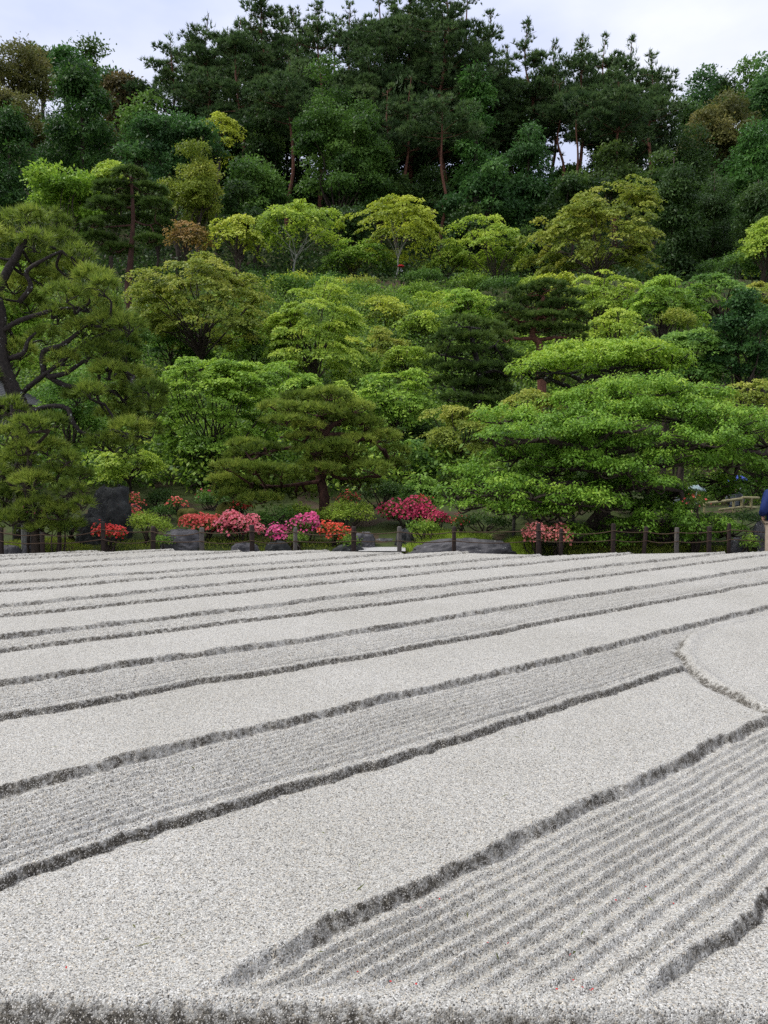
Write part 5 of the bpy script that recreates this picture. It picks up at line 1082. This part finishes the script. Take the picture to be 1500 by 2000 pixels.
# figures under umbrellas on the path far behind the spreading tree
def umbrella(loc, rad, mat, label, tilt=(0, 0, 0), shaft=.72, k=8):
    root = empty('umbrella', loc, label, 'umbrella'); root.rotation_euler = tilt
    rings = 7; v = [(0, 0, shaft + rad * .55)]; f = []
    for i in range(1, rings + 1):
        a = i / rings * 1.05; rr = rad * math.sin(a) / math.sin(1.05); zz = shaft + rad * .55 * (math.cos(a * 1.25) - math.cos(1.3125)) / (1 - math.cos(1.3125))
        for j in range(k * 2):
            sc = rr * (1 if j % 2 == 0 else .955); v.append((sc * math.cos(j * math.pi / k), sc * math.sin(j * math.pi / k), zz + (0 if j % 2 == 0 else .012 * i / rings)))
    n = k * 2; tri = [(0, 1 + j, 1 + (j + 1) % n) for j in range(n)]
    for i in range(rings - 1):
        for j in range(n): f.append((1 + i * n + j, 1 + (i + 1) * n + j, 1 + (i + 1) * n + (j + 1) % n, 1 + i * n + (j + 1) % n))
    me = mesh_np('canopy', np.array(v), [np.array(tri), np.array(f)], M[mat], smooth=True); o = link('canopy', me, root)
    sm = o.modifiers.new('thickness', 'SOLIDIFY'); sm.thickness = .004
    g = Geo(); g.tube([(0, 0, -.02), (0, 0, shaft * .5), (0, 0, shaft + rad * .57)], .008, 6); link('shaft', g.mesh('shaft', M['white']), root)
    g = Geo(); hk = [(0, 0, .10), (0, 0, 0)] + [(.05 - .05 * math.cos(t), 0, -.05 * math.sin(t) * 1.2) for t in np.linspace(.3, 3.3, 8)]; g.tube(smooth_path(hk, 2), .017, 7); link('handle', g.mesh('handle', M['white']), root)
    for j in range(k):
        g = Geo(); g.tube([(0, 0, shaft + rad * .5), (rad * .5 * math.cos(j * 2 * math.pi / k), rad * .5 * math.sin(j * 2 * math.pi / k), shaft + rad * .40), (rad * .97 * math.cos(j * 2 * math.pi / k), rad * .97 * math.sin(j * 2 * math.pi / k), shaft - .008)], .004, 4); link('rib', g.mesh('rib', M['white']), root)
    return root
YU = 22.0; q = P(1357, 978, YU); umbrella(q, .26, 'umb_clear', 'clear grey umbrella with a white hooked handle under the boughs', (0, math.radians(12), 0), shaft=.30)
u = P(1340, 980, YU); person((u[0], YU + .25, u[2] - 1.28), .4, 'person in grey clothes in deep shade under the clear umbrella', 'greycloth', 'greycloth', .95)
YU = 27.5; q = P(1441, 952, YU); umbrella(q, .36, 'umb_blue', 'blue umbrella far back beyond the bamboo railing', (0, math.radians(-8), 0), shaft=.22)
u = P(1440, 975, YU); person((u[0], YU + .2, u[2] - 1.16), 2.6, 'person in a grey top under the blue umbrella beyond the bamboo railing', 'greycloth', 'navy', .95)
q = P(783, 528, 49.0); umbrella(q, .24, 'umb_red', 'small red umbrella beside the pale maple stem on the terrace', shaft=.22)

# fallen petals on the sand
rng = np.random.default_rng(66); lv = Leaves(); xy = []
for x, y in [(1225, 1770), (860, 1770), (1315, 1782), (1260, 1748), (950, 1858), (1115, 1880), (1120, 1935), (1140, 1950), (1150, 1952), (1160, 1950), (760, 1935), (810, 1940), (1090, 1952), (820, 1788), (700, 1915), (1205, 1775), (990, 1862), (130, 1905)]:
    r = ray(x, y); p_ = r * ((EYE - ZS) / -r[2]); xy.append((p_[0], p_[1]))
xy = np.array(xy); lv.add(np.column_stack([xy, np.full(len(xy), ZS + .022)]), nrm(rdir(rng, len(xy)) * np.array([1, 1, .2])), nrm(UP + .4 * rdir(rng, len(xy))), .007, .005, .05)
tag(link('fallen_petals', lv.mesh('fallen_petals', M['fl_red'])), 'scattered tiny dark red petals lying on the raked sand', 'petals', kind='stuff')

rng = np.random.default_rng(67); lv = Leaves(); n = 150; yy = 1.8 + 9.5 * rng.uniform(0, 1, n) ** 1.7; xx = rng.uniform(-.55, .55, n) * yy; th = rng.uniform(0, 6.28, n)
lv.add(np.stack([xx, yy, np.full(n, ZS + .018)], -1), np.stack([np.cos(th), np.sin(th), rng.normal(0, .12, n)], -1), np.tile(UP, (n, 1)), rng.uniform(.012, .05, n), rng.uniform(.002, .006, n), rng.uniform(.1, .6, n))
tag(link('fallen_needles', lv.mesh('fallen_needles', M['brownleaf'])), 'scattered brown pine needles and leaf bits lying on the sand', 'leaf litter', kind='stuff')
